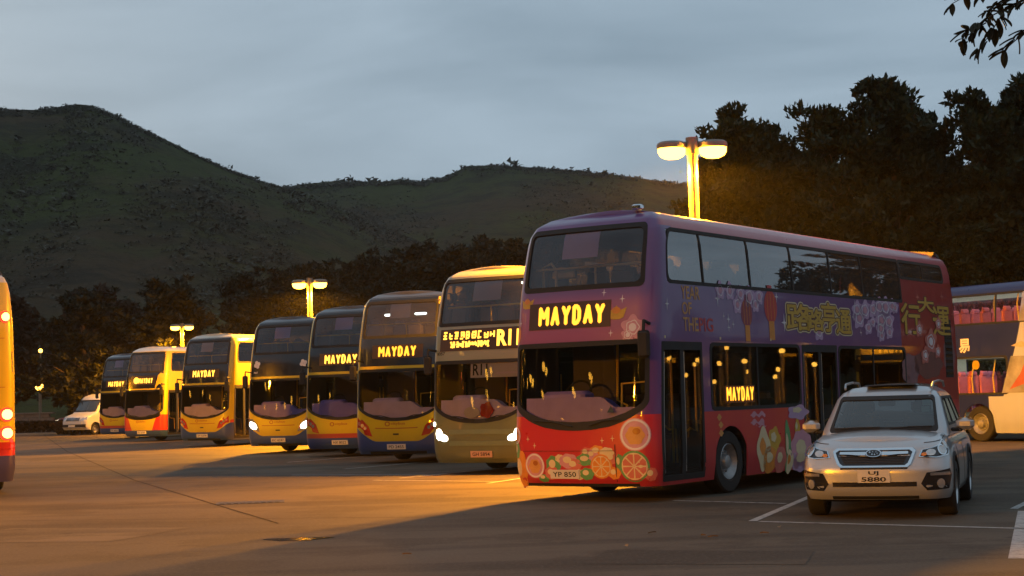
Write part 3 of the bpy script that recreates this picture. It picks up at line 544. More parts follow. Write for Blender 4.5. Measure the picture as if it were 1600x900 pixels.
for k, (x, y, h) in enumerate([(-16, 138, 14), (-9, 140, 15), (-2, 142, 16), (4, 140, 14.5), (-23, 140, 13), (9, 128, 12), (-30, 140, 12.5), (-36, 138, 12), (-12.5, 141, 14.5), (-5.5, 141, 15.5), (-19.5, 140, 13.5), (1, 141, 15.5)]): tree('row%d' % ((k+1) % 3), x, y, h, ['dark second line tree behind the middle street lamp', 'dark second line tree above the large MAYDAY bus', 'tall dark second line tree above the sage green bus', 'dark second line tree left of the purple bus roof', 'dark second line tree above the boxy white roofed bus', 'dark second line tree behind the nearest street lamp post', 'dark second line tree above the leftmost parked bus', 'dark second line tree above the white van', 'dark second line tree above the black fronted bus', 'dark second line tree left of the sage green bus roof', 'dark second line tree behind the farthest street lamp', 'tall dark second line tree just left of the purple bus'][k], GR, wide=1.25)
GL = 'reddish lit trees at the far left'
nm = ['reddish lit tree above the raised planter at the far left', 'reddish lit tree beside the low globe lamp at the far left', 'reddish lit tree with a pale leaning trunk behind the white van', 'reddish lit tree just left of the white van', 'dark reddish lit tree behind the lit yellow rear of the left bus', 'reddish lit tree behind the leftmost parked bus']
for k, (x, y, h) in enumerate([(-38.5, 124, 10.5), (-34.6, 128, 9.5), (-28.6, 119, 9.5), (-31.4, 122, 11.0), (-41.5, 120, 11.5), (-24.6, 122, 9.5)]): tree('redlit%d' % (k % 2), x, y, h, nm[k], GL, wide=1.15)

# overhanging branch of a near tree whose trunk stands outside the frame
ot = empty('overhanging_tree', (6.72, 13.6, -0.06), 0, 'leafy branch tips of a near tree hanging into the top right corner', 'tree')
tk = MB(); tk.tube([(0, 0, -0.1), (0.05, 0.1, 1.5), (-0.05, 0.1, 3.4), (0.1, 0.2, 5.4), (0.2, 0.3, 8.0)], [0.24, 0.19, 0.16, 0.12, 0.05], 12); tk.build('trunk', BARK, ot)
TWIG = plain('dark_twig', (0.035, 0.025, 0.018), 0.8)
br = MB(); spots = []
g = np.random.default_rng(3)
def twig(p, e, sag, n, r):
    p, e = np.array(p), np.array(e); pts = [p*(1-t)+e*t+np.array([0, 0, sag*4*t*(1-t)]) for t in np.linspace(0, 1, 6)]; br.tube([tuple(q) for q in pts], [r*(1-0.13*k) for k in range(6)], 5)
    for t in np.linspace(0.15, 1.0, n): spots.append((p*(1-t)+e*t+np.array([0, 0, sag*4*t*(1-t)]), (e-p)/np.linalg.norm(e-p)))
br.tube([(0, 0.1, 4.3), (-0.9, 0.15, 4.95), (-1.7, 0.2, 5.05), (-2.25, 0.3, 5.1)], [0.06, 0.045, 0.03, 0.015], 7)
twig((-1.9, .25, 5.07), (-2.55, .3, 4.86), 0.05, 7, 0.012); twig((-2.25, .3, 5.1), (-2.86, .25, 4.93), 0.05, 5, 0.010); twig((-1.7, .2, 5.05), (-2.78, .15, 4.66), 0.08, 10, 0.013)
twig((-1.6, .2, 5.03), (-2.42, .3, 4.52), 0.06, 9, 0.012); twig((-1.5, .2, 5.0), (-2.2, .1, 4.62), 0.03, 7, 0.011); twig((-2.6, .2, 4.74), (-2.80, .2, 4.60), 0.01, 3, 0.007); twig((-1.2, .2, 4.95), (-2.05, .3, 4.44), 0.05, 8, 0.011); twig((-2.45, .2, 4.82), (-2.62, .3, 4.55), 0.0, 4, 0.007)
br.build('branch', TWIG, ot)
LEAFN = leaf_mat('near_leaves', (0.020, 0.024, 0.010), (0.040, 0.036, 0.016), 0.2)
def leaf_mesh(seed):
    gg = np.random.default_rng(seed); L, w = 0.125*gg.uniform(0.85, 1.15), 0.027; V = []; F = []
    for k, t in enumerate(np.linspace(0, 1, 6)):
        ww = w*math.sin(math.pi*min(1, 0.06+0.92*t))**0.8; V += [(-ww, t*L, 0.006-0.02*t*t+0.004), (0, t*L, -0.02*t*t), (ww, t*L, 0.006-0.02*t*t+0.004)]
        if k: b = 3*k; F += [(b-3, b-2, b+1, b), (b-2, b-1, b+2, b+1)]
    return MB().add(V, F).mesh('leaf', LEAFN)
LM = [leaf_mesh(k) for k in range(3)]
n = 9000; q = g.normal(size=(n, 3)); q /= np.linalg.norm(q, axis=1)[:, None]; cl = np.array([g.normal(size=3)*np.array([.75, .75, .6])+np.array([.35, .3, 7.1]) for _ in range(26)]); q = cl[g.integers(0, 26, n)]+q*(0.45*g.random(n)**.5)[:, None]
q = q[(q[:, 2] > 5.9) & (q[:, 0] > -1.5)]; n = len(q); ax_ = g.normal(size=(n, 3)); ax_ /= np.linalg.norm(ax_, axis=1)[:, None]; b_ = np.cross(ax_, g.normal(size=(n, 3))); b_ /= np.linalg.norm(b_, axis=1)[:, None]
new_obj('crown', big_mesh('crown', np.stack([q-ax_*.06, q+b_*.026, q+ax_*.06, q-b_*.026], 1).reshape(-1, 3), np.arange(4*n).reshape(-1, 4), LEAFN), ot)
for k, (p, d) in enumerate(spots):
    for j in range(5):
        o = new_obj('leaf', LM[(k+j) % 3], ot); v = Vector(d)*0.7+Vector((g.normal(0, .6), g.normal(0, .6), g.normal(-0.35, .5))); o.location = Vector(p)+Vector(g.normal(0, .012, 3))
        o.rotation_mode = 'QUATERNION'; o.rotation_quaternion = v.to_track_quat('Y', 'Z'); s = g.uniform(0.7, 1.25); o.scale = (s, s, s)

# ------------------------------------------------------------------ street lamps
LAMP_COL = (1.0, 0.36, 0.006)
def lamp_parts(H, power, far=False):
    t = new_obj('street_lamp', None); t.empty_display_size = 0.3
    MB().tube([(0, 0, 0), (0, 0, H*0.5), (0, 0, H-0.28)], [0.12, 0.11, 0.10], 16).build('post', GUN, t)
    MB().tube([(0, 0, H-0.28), (0, 0, H+0.06)], [0.13, 0.13], 16).build('collar', GUN, t)
    MB().rbox((-0.17, -0.17, 0), (0.17, 0.17, 0.03), 0.01).build('base_plate', GUN, t)
    for g in (-1, 1):
        cx = g*0.42
        hd = MB(); R = []
        for (z, k) in ((-0.02, 1.0), (0.03, 1.03), (0.08, 0.98), (0.115, 0.80), (0.13, 0.45), (0.133, 0.02)): R.append([(cx+0.30*k*math.cos(a), 0.25*k*math.sin(a), H-0.13+z) for a in np.linspace(0, 2*math.pi, 24, endpoint=False)])
        hd.grid(np.array(R), closed=True); hd.tube([(g*0.08, 0, H-0.06), (g*0.2, 0, H-0.06)], 0.045, 8); h = hd.build('lamp_head', GUN, t)
        df = MB(); R = []
        for (z, k) in ((0.0, 0.98), (-0.08, 0.97), (-0.16, 0.82), (-0.21, 0.48), (-0.225, 0.02)): R.append([(cx+0.29*k*math.cos(a), 0.24*k*math.sin(a), H-0.155+z) for a in np.linspace(0, 2*math.pi, 24, endpoint=False)])
        df.grid(np.array(R), closed=True, flip=True).build('diffuser', SODIUM, h)
        if power:
            L = bpy.data.lights.new('lamp_light', 'SPOT'); L.energy = power; L.color = LAMP_COL; L.spot_size = rad(176); L.spot_blend = 0.25; L.shadow_soft_size = 0.12
            lo = new_obj('lamp_light', L, h); lo.location = (cx*1.1, 0, H-0.52)
            L = bpy.data.lights.new('lamp_spill', 'POINT'); L.energy = power*0.11; L.color = LAMP_COL; L.shadow_soft_size = 0.12
            lo = new_obj('lamp_spill', L, h); lo.location = (cx*1.1, 0, H-0.54)
    return t
def street_lamp(x, y, H, power, label, rz=0.0, group='twin headed street lamps'):
    t = lamp_parts(H, power); t.location = (x, y, 0); t.rotation_euler = (0, 0, rz); t['label'] = label; t['category'] = 'street lamp'; t['group'] = group; return t
street_lamp(3.76, 33.1, 6.72, 13500, 'nearest twin headed street lamp rising behind the purple bus')
street_lamp(-8.25, 66.4, 6.6, 14000, 'twin headed street lamp behind the black fronted bus')
street_lamp(-20.3, 100, 6.6, 7000, 'farthest twin headed street lamp, above the bus with the boxy white roof')
for k, (x, y, p) in enumerate([(-17.5, 3.0, 13000), (-30, 40, 19000), (-10.0, -22, 11000), (-42, 75, 7000)]): street_lamp(x, y, 6.55, p, 'twin headed street lamp of the lane outside the photo', 0.4, 'street lamps outside the photo')
for k, (x, y) in enumerate([(62, 44), (74, 62), (92, 70), (58, 26), (112, 60), (130, 92), (84, 40), (-24, 20), (-36, 18), (-27, 52), (-39, 58), (-31, 4), (-45, 34), (-22, -8), (-50, 8), (-60, 48), (-20, 28.5), (-26, 33), (-33, 30), (-29, 46), (-34, 50), (-24, 11), (-18, 12), (-38, 44), (-31, 62), (-44, 64), (-15, -4), (-21, 22), (-23.5, 25), (-27, 17), (-28.5, 22), (-30, 12), (-26, 38), (-31, 36), (-34.5, 24), (-37, 38), (-32, 56), (-36, 63), (-42, 50), (-21, 35), (-24, 42)]): street_lamp(x, y, 5.6+(k*0.7) % 2.3, 0, 'unseen twin headed street lamp added to be mirrored in the bus windows', 0.8, 'street lamps outside the photo')  # unseen lamps added to put bright dots into the windscreen reflections
def globe_lamp(x, y, z, r, label):
    t = empty('globe_lamp', (x, y, 0), 0, label, 'lamp'); MB().tube([(0, 0, 0), (0, 0, z-r*0.8)], 0.05, 8).build('post', GUN, t)
    MB().lathe([(-r*math.cos(a), max(0.002, r*math.sin(a))) for a in np.linspace(0, math.pi, 10)], (0, 0, z), 16, axis='z').build('globe', SODIUM_FAR, t)
globe_lamp(-33.6, 115.5, 3.25, 0.28, 'low globe lamp glowing among the trees at the far left'); globe_lamp(-34.5, 119, 5.9, 0.15, 'small high lamp glimmering in the reddish lit trees at the far left')

# ------------------------------------------------------------------ buses
SETB = [(0.2, 0.12), (0.35, 0.03), (0.75, 0.0), (1.2, 0.01), (2.4, 0.11), (3.0, 0.19), (3.6, 0.31), (4.05, 0.43), (4.22, 0.54), (4.34, 0.80)]
INS = [(0.2, 0.05), (0.5, 0.0), (2.4, 0.0), (3.2, 0.02), (3.9, 0.07), (4.08, 0.11), (4.2, 0.17), (4.28, 0.25), (4.34, 0.38)]
ZB = 0.24
def ws_bend(S): a = np.abs(S); return np.interp(a, [0, 0.3, 0.6, 0.85, 1.02, 1.2, 1.35], [-0.06, -0.045, 0.0, 0.085, 0.18, 0.30, 0.0])
def frame(h, s0, s1, z0, z1, r, d, off=0.006, depth=0.03, bend=None, grow=0.025, mb=None):
    """gasket: outer outline a little larger than the opening, inner edge d=(left,right,bottom,top) inside it"""
    o = rrect(s0-grow, s1+grow, z0-grow, z1+grow, r); k = []
    for a, b in o:
        u, v = (a-s0+grow)/(s1-s0+2*grow), (b-z0+grow)/(z1-z0+2*grow); k.append((s0+d[0]+u*(s1-s0-d[0]-d[1]), z0+d[2]+v*(z1-z0-d[2]-d[3])))
    if bend is not None:
        f = lambda p: [(a, b+float(bend(a))*max(0, 1-max(0, b-z0)/(z1-z0))) for a, b in p]
        o, k = f(o), f(k)
    return h.ring(o, k, off, depth, mb)
_hulls = {}
def get_hull(L):
    if L not in _hulls: _hulls[L] = Hull(1.275, L, 0.32, 0.13, SETB, INS, rear=[(0.2, 0.05), (0.6, 0.0), (3.5, 0.05), (4.2, 0.12), (4.34, 0.35)])
    return _hulls[L]
def arch_fn(h, axles, r=0.56):
    def f(S):
        b = np.full_like(S, ZB)
        for y in axles:
            q = np.abs(np.abs(S)-h.sy(y)); inside = q < r; b = np.where(inside, np.maximum(b, 0.50+np.sqrt(np.maximum(0, r*r-q*q))*0.98), b)
        return b
    return f
_bus_mesh = {}
def seat_mesh(m):
    if m.name not in _bus_mesh:
        b = MB(); b.rbox((-0.21, -0.22, 0.36), (0.21, 0.22, 0.47), 0.04); b.rbox((-0.21, 0.14, 0.40), (0.21, 0.24, 1.05), 0.05); b.rbox((-0.15, 0.13, 1.0), (0.15, 0.23, 1.16), 0.04); b.box((-0.05, -0.1, 0), (0.05, 0.1, 0.37)); _bus_mesh[m.name] = b.mesh('seat', m)
    return _bus_mesh[m.name]

def make_bus(label, x, y, th, sp, group='double decker buses parked side by side'):
    L = sp.get('L', 11.3); h = get_hull(L); t = empty('double_decker_bus', (x, y, 0), -th, label, 'bus', group)
    ax = sp.get('axles', (2.58, 8.2, 9.5)); P = sp['paint']; sy = h.sy; g_low, g_up, g_side = sp.get('glow', G_DARK), sp.get('gup', G_UP), sp.get('gside', G_DARK)
    WS = 1.17; UW = sp.get('uw', (-1.06, 1.06, 3.20, 4.12)); yR = L-0.35
    low = sp.get('low', [(sy(1.95), sy(5.2)), (sy(6.87), sy(10.1))]); upr = (sy(0.55), sy(yR), 3.25, 4.06)
    doors = sp.get('doors', [(sy(0.38), sy(1.66)), (sy(5.33), sy(6.77))]); offl = (sy(1.5), sy(yR-1.4))
    holes = [(-WS, WS, 1.15, 2.37), UW]
    holes += [(a, b, 1.32, 2.33) for a, b in low]
    holes += [(d[0], d[1], 0.32, 2.33) for d in doors] + [upr, (-upr[1], -upr[0], 3.25, 4.06), (-offl[1], -offl[0], 1.32, 2.33)]
    if sp.get('tail'): holes.remove(upr); upr = (upr[0], sy(10.1), 3.25, 4.06); holes += [upr, (sy(10.1), upr[1]*0+sy(12.6), 3.72, 4.06)]
    sbr = []
    for a in ax:
        for q in np.r_[np.linspace(-0.56, 0.56, 25), -0.5605, 0.5605]: sbr += [sy(a)+q, -sy(a)-q]
    key = (P.name, L, tuple(holes))
    if key not in _bus_mesh:
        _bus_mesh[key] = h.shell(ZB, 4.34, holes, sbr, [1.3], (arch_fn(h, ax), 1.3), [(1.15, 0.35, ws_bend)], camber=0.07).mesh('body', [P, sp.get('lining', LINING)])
    new_obj('body', _bus_mesh[key], t)
    # floor pans and dark underframe
    fl = MB(); fl.rbox((-0.92, 0.75, 0.22), (0.92, L-0.5, 0.36), 0.03); fl.box((-1.19, 0.75, 0.36), (1.19, 1.9, 0.40)); fl.box((-0.85, 1.9, 0.36), (0.85, L-0.4, 0.42))
    for a in ax[:1]:
        for g in (-1, 1): fl.box((g*0.62-0.03, a-0.6, 0.3), (g*0.62+0.03, a+0.6, 1.15)); fl.box((min(g*0.62, g*1.18), a-0.62, 1.10), (max(g*0.62, g*1.18), a+0.62, 1.16))
    fl.build('underframe', RUBBER, t)
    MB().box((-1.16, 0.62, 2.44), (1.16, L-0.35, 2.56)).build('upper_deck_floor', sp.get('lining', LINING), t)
    for a in ax:
        for g in (-1, 1): wheel(t, g*1.08, a, 0.49, 0.29, 0.29, g)
    # windscreens
    lowb = lambda s: 1.15+ws_bend(s)
    h.patch(-WS-.01, WS+.01, lambda s: lowb(s)-.01, 2.38, -0.012, 0, 34, 8).build('windscreen', sp.get('gscreen', G_SCREEN), t)
    frame(h, -WS, WS, 1.15, 2.37, 0.10, sp.get('wsd', (0.045, 0.045, 0.07, 0.05)), bend=ws_bend).build('windscreen_gasket', RUBBER, t)
    h.patch(UW[0]-.01, UW[1]+.01, UW[2]-.01, UW[3]+.01, -0.012, 0, 30, 8).build('upper_windscreen', g_up, t)
    frame(h, *UW, 0.10, (0.05, 0.05, 0.05, 0.05)).build('upper_windscreen_gasket', RUBBER, t)
    # side glass
    def glass_band(s0, s1, z0, z1, cuts, m, fr=True, rr=0.12):
        e = [s0]+[c for c in cuts if min(s0, s1)+.2 < c < max(s0, s1)-.2]+[s1]
        for a, b in zip(e[:-1], e[1:]):
            h.patch(min(a, b)-(.005), max(a, b)+.005, z0-.01, z1+.01, -0.010, 0, max(2, int(abs(a-b)/0.4)) if abs(a) > 2 else 16, 6).build('side_window', m, t)
        for c in e[1:-1]: h.patch(c-0.022, c+0.022, z0, z1, 0.004, 0.02, 2, 4).build('window_pillar', RUBBER, t)
        if fr: frame(h, s0, s1, z0, z1, rr, (0.03, 0.03, 0.03, 0.03)).build('window_gasket', RUBBER, t)
    up_cuts = [sy(v) for v in (1.86, 3.49, 5.12, 6.74, 8.2, 9.9, 11.4)]
    glass_band(*upr, up_cuts, g_side, True, [0.04, 0.04, 0.3, 0.14])
    if sp.get('tail'): glass_band(sy(10.1)+.02, sy(12.6), 3.72, 4.06, [sy(11.4)], g_side)
    glass_band(-upr[1], -upr[0], 3.25, 4.06, [-c for c in up_cuts], sp.get('goff', g_side), True)
    glass_band(-offl[1], -offl[0], 1.32, 2.33, [-sy(v) for v in (3.3, 5.1, 6.9, 8.7)], sp.get('goff', g_low))
    for a, b in low: glass_band(a, b, 1.32, 2.33, [a+(b-a)*q for q in sp.get('lowcuts', (0.5,))], g_low)
    for a, b in doors:
        d = frame(h, a, b, 0.32, 2.33, 0.02, (0.035, 0.035, 0.06, 0.10), 0.002, 0.05).build('door', RUBBER, t); m = (a+b)/2
        h.patch(m-0.055, m+0.055, 0.36, 2.25, 0.0, 0.04, 2, 6).build('door_edge', RUBBER, d)
        for p, q in ((a+.03, m-.05), (m+.05, b-.03)):
            h.patch(p, q, 0.37, 2.24, -0.012, 0, 3, 6).build('door_glass', g_low, d)
            f = MB(); c = p+0.1 if p < m-0.2 and p == a+.03 else q-0.1
            pt = lambda s, z: tuple(h.at(s, z, 0.0)-np.array([0.07, 0, 0])); f.tube([pt(p+.08, 2.0), pt(p+.08, 1.15), pt((p+q)/2, 1.05), pt(q-.08, 1.05), pt(q-.06, 0.55)] if p == a+.03 else [pt(q-.08, 2.0), pt(q-.08, 1.0), pt((p+q)/2, 1.05), pt(p+.07, 0.98)], 0.016, 6).build('handrail', RAIL, d)
            h.patch(p+.01, p+.03, 0.42, 2.2, -0.004, 0.01, 1, 4).build('door_trim', ALLOY, d)
    # dashboard, wheel, rails, blinds
    dash = sp.get('dash', LILAC_P)
    m = MB(); h.patch(-1.05, 1.05, lambda s: lowb(s)-0.1, lambda s: 1.57-0.16*sstep((s-0.35)/0.3), -0.10, 0.25, 24, 5, m)
    top = np.array([[h.at(s, 1.57-0.16*float(sstep((s-0.35)/0.3)), -0.10)+np.array([0, k*0.22, -0.03*k*k]) for s in np.linspace(-1.05, 1.05, 25)] for k in range(4)]); m.grid(top); m.rbox((-0.92, 0.50, 1.50), (-0.15, 0.85, 1.66), 0.05)
    m.build('dashboard', dash, t)
    s = MB(); s.tube([(-0.55+0.23*math.cos(a), 0.98+0.10*math.sin(a), 1.62+0.20*math.sin(a)) for a in np.linspace(0, 2*math.pi, 20)], 0.018, 6, cap=False); s.tube([(-0.55, 0.98, 1.62), (-0.55, 0.8, 1.45)], 0.03, 6); s.build('steering_wheel', RUBBER, t)
    MB().rbox((-1.0, 1.55, 0.9), (-0.2, 1.6, 2.4), 0.02).build('cab_partition', SEAT_D, t)
    s = MB()
    for p in [[(-0.15, 1.55, 2.4), (-0.15, 1.5, 1.5), (0.05, 1.45, 1.42), (0.05, 1.45, 0.9)], [(0.25, 0.95, 1.35), (0.25, 0.98, 1.75), (0.72, 1.05, 1.78), (0.78, 1.05, 1.2)], [(0.6, 1.9, 0.5), (0.6, 1.9, 2.4)]]: s.tube(p, 0.020, 6)
    s.build('handrail', RAIL, t)
    s = MB(); s.tube([(-1.02, 0.62, 3.55), (1.02, 0.62, 3.55)], 0.02, 6); s.tube([(0.06, 0.62, 3.55), (0.06, 0.62, 2.56)], 0.018, 6)
    if sp.get('upperloop'): s.tube([(-0.98, 0.75, 2.6), (-0.98, 0.75, 3.6), (-0.82, 0.75, 3.66), (-0.74, 0.75, 3.55), (-0.74, 0.75, 2.6)], 0.025, 6); s.rbox((-0.92, 0.9, 3.42), (-0.5, 1.0, 3.55), 0.02)
    s.build('upper_handrail', sp.get('uprail', RAILP), t)
    if sp.get('blind', True):
        a, b, c, d = sp.get('blindbox', (-0.30, 0.28, 3.70, 4.10)); h.patch(a, b, c, d, -0.035, 0.005, 6, 4).build('window_blind', sp.get('shade', SHADE_G), t)
    sm = sp.get('seat', SEAT_D)
    for (zf, ys, xs) in sp.get('seats', [(2.56, (1.9, 2.9), (-0.85, -0.4, 0.4, 0.85))]):
        me = seat_mesh(sm)
        for yy in ys:
            for xx in xs: o = new_obj('seat', me, t); o.location = (xx, yy, zf)
    # two wipers and mirrors
    w = MB()
    for g0, g1 in ((-0.75, -0.05), (0.75, 0.25)):
        P0, P1 = h.at(g0, 1.15+float(ws_bend(g0))+0.02, 0.02), h.at(g1, 1.19+float(ws_bend(g1)), 0.025); w.tube([tuple(P0), tuple((P0+P1)/2+[0, -0.01, 0.03]), tuple(P1)], 0.012, 5)
    w.build('wiper', RUBBER, t)
    for g in sp.get('mirrors', (-1, 1)):
        mm = MB(); a = h.at(g*1.18, 2.62, 0.0); b = a+np.array([g*0.05, -0.24, 0.03]); mm.tube([tuple(a), tuple(b), tuple(b+[0, -0.02, -0.14])], 0.026, 7)
        q = mm.build('mirror_arm', RUBBER, t); c = b+np.array([0, -0.02, -0.34]); MB().rbox((c[0]-0.10, c[1]-0.045, c[2]-0.2), (c[0]+0.10, c[1]+0.045, c[2]+0.2), 0.04).build('mirror', RUBBER, q)
    # blind box / destination sign
    sg = sp.get('sign')
    if sg:
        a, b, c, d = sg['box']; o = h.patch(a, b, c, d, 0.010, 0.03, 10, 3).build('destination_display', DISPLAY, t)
        sg['draw'](h, o)
    # plate
    ps = sp.get('plate_s', 0.0); o = h.patch(ps-0.26, ps+0.26, 0.36, 0.49, 0.022, 0.03, 4, 2).build('number_plate', sp.get('plate_m', PLATE_W), t)
    h.text(sp.get('plate', 'PD 2455'), ps, 0.425, 0.42, 0.075, 0.0245, 0.012).build('lettering', INK, o, False)
    if 'extra' in sp: sp['extra'](h, t)
    return t

STROKES = {'M': [[(0, 0), (0, 1)], [(0, 1), (.5, .42)], [(.5, .42), (1, 1)], [(1, 1), (1, 0)]], 'A': [[(0, 0), (.5, 1)], [(.5, 1), (1, 0)], [(.22, .36), (.78, .36)]],
           'Y': [[(0, 1), (.5, .5)], [(1, 1), (.5, .5)], [(.5, .5), (.5, 0)]], 'D': [[(0, 0), (0, 1)], [(0, 1), (.55, 1)], [(.55, 1), (.92, .75)], [(.92, .75), (.92, .25)], [(.92, .25), (.55, 0)], [(.55, 0), (0, 0)]]}
def strokes(h, txt, cs, cz, w, hh, off, wt=0.22):
    mb = MB(); n = len(txt); gap = 0.36*hh; k = 0; ww = [{'M': 1.3, 'D': 0.92}.get(c, 1.0) for c in txt]; u = (w-gap*(n-1))/sum(ww); x1 = cs-w/2-gap
    for i, ch in enumerate(txt):
        x0 = x1+gap; lw = u*ww[i]; x1 = x0+lw
        for a, b in STROKES[ch]:
            A = np.array([x0+a[0]*lw, cz+(a[1]-.5)*hh]); Bp = np.array([x0+b[0]*lw, cz+(b[1]-.5)*hh]); d = (Bp-A)/np.linalg.norm(Bp-A); q = np.array([-d[1], d[0]])*hh*wt/2*1.15; e = d*hh*wt*.45
            p = np.array([A-q, A-e, A+q, Bp+q, Bp+e, Bp-q][::-1]); k += 1; P = h.at(p[:, 0], p[:, 1], off+0.0003*k); mb.add(P, [tuple(range(6))])
    return mb
def led(txt, cs, cz, w, hh, m=LED, bold=0.0):
    return lambda h, o: strokes(h, txt, cs, cz, w, hh, 0.013).build('lettering', m, o, False)
def scatter_glyphs(h, o):     # dense overexposed rows: small two-line legend, then the route number
    g = np.random.default_rng(4); mb = MB()
    for row, (z0, z1, n, s0, s1) in enumerate(((2.83, 3.01, 9, -0.92, 0.42), (2.66, 2.79, 13, -0.72, 0.30))):
        for k in range(n):
            a = s0+(s1-s0)*k/n; w = (s1-s0)/n*0.84
            if g.random() < .06: continue
            for q in range(3):
                if g.random() < .8: zz = z0+(z1-z0)*(0.06+0.36*q+g.uniform(-.05, .05)); e = g.uniform(0, .3)*w; h.patch(a+e, a+w-g.uniform(0, .25)*w, zz, zz+0.036, 0.013, 0, 1, 1, mb)
            for q in range(2):
                if g.random() < .85: ss = a+w*(0.08+0.55*q+g.uniform(0, .22)); h.patch(ss, ss+0.036, z0+g.uniform(0, .4)*(z1-z0), z1-g.uniform(0, .25)*(z1-z0), 0.0135, 0, 1, 1, mb)
    mb.build('lettering', LED_HOT, o, False); h.text('R11', 0.72, 2.84, 0.52, 0.34, 0.013, 0.04).build('route_number', LED_HOT, o, False)

def lamp_cluster(h, t, lens=LENS_R, lit=False):
    for g in (-1, 1):
        pts = [(g*1.19, 1.17), (g*0.98, 1.11), (g*0.80, 0.95), (g*0.69, 0.69), (g*0.90, 0.73), (g*1.20, 0.92)]
        if g > 0: pts = pts[::-1]
        if lit:
            o = h.poly(pts, 0.008, 0.03).build('headlight', LENS_C, t); h.poly(ell(g*0.97, 0.90, 0.18, 0.10, 18, g*0.5), 0.014, 0.02).build('bulb', HEAD_ON, o)
        else:
            o = h.poly(pts, 0.008, 0.03).build('headlight', lens, t)
            for s, z, r in ((1.10, 1.02, 0.05), (0.99, 0.97, 0.05), (0.90, 0.90, 0.045)): h.poly(ell(g*s, z, r, r, 14), 0.016, 0.02).build('bulb', LENS_C if s < 1.0 else CORAL, o)
def front_logo(h, t, z=1.0, s=0.0, m=CAKE):
    o = h.ring(ell(s-0.24, z, 0.075, 0.062, 18), ell(s-0.24, z, 0.045, 0.036, 18), 0.006, 0.01).build('logo', m, t); h.text('citybus', s+0.06, z, 0.40, 0.085, 0.006, 0.02).build('lettering', m, o, False)
def black_mask(h, t, top=4.24, z0=2.47, w=1.12):
    # black glazed panel round the sign and the upper windscreen
    mb = MB(); h.patch(-w, w, z0, 3.19, 0.005, 0.02, 26, 5, mb); h.patch(-w, -1.07, 3.19, top, 0.005, 0.02, 3, 8, mb); h.patch(1.07, w, 3.19, top, 0.005, 0.02, 3, 8, mb); h.patch(-1.07, 1.07, 4.13, top, 0.005, 0.02, 24, 3, mb)
    mb.build('black_front_panel', BLACK, t)
def yellow_front(h, t, lit=False, logo=True):
    black_mask(h, t); lamp_cluster(h, t, LENS_R, lit)
    h.patch(-0.60, 0.60, lambda s: 0.875+0.03*s*s, lambda s: 0.90+0.03*s*s, 0.004, 0.02, 10, 1).build('panel_slot', CAKE, t)
    h.patch(-0.08, 0.08, 0.72, 0.76, 0.006, 0.02, 3, 1).build('badge', RUBBER, t)
    h.patch(-0.8, 0.8, ZB+0.0, 0.31, 0.004, 0.03, 14, 1).build('valance', RUBBER, t)
    if logo: front_logo(h, t)
def box_front(h, t):      # boxier front with a full width black lower band and a yellow sweep at one side
    black_mask(h, t, 4.14, 2.45); front_logo(h, t, 0.92)
    h.patch(-1.05, 1.05, lambda s: 1.04+ws_bend(s)*0.6, lambda s: 1.17+ws_bend(s), 0.007, 0.02, 26, 2).build('black_lower_panel', BLACK, t)
    h.poly([(0.72, 2.47), (1.13, 2.47), (1.13, 3.12), (0.98, 3.16), (0.85, 3.05)], 0.011, 0.02).build('yellow_sweep', plain('yellow_sweep_paint', YEL, 0.35, coat=0.4), t)
def black_logo_front(h, t):
    yellow_front(h, t, True)
    for g in (-1, 1):
        for a in range(4):
            h.poly(ell(g*0.86+0.07*math.cos(a*1.571+.4), 2.86+0.07*math.sin(a*1.571+.4), 0.062, 0.062, 12), 0.010, 0.006).build('white_emblem', WHITEP, t)
    h.text('7027', -0.9, 2.60, 0.17, 0.06, 0.009, 0.02).build('fleet_number', WHITEP, t, False)
def stripe_front(h, t):
    black_mask(h, t); front_logo(h, t, 0.95); lamp_cluster(h, t)
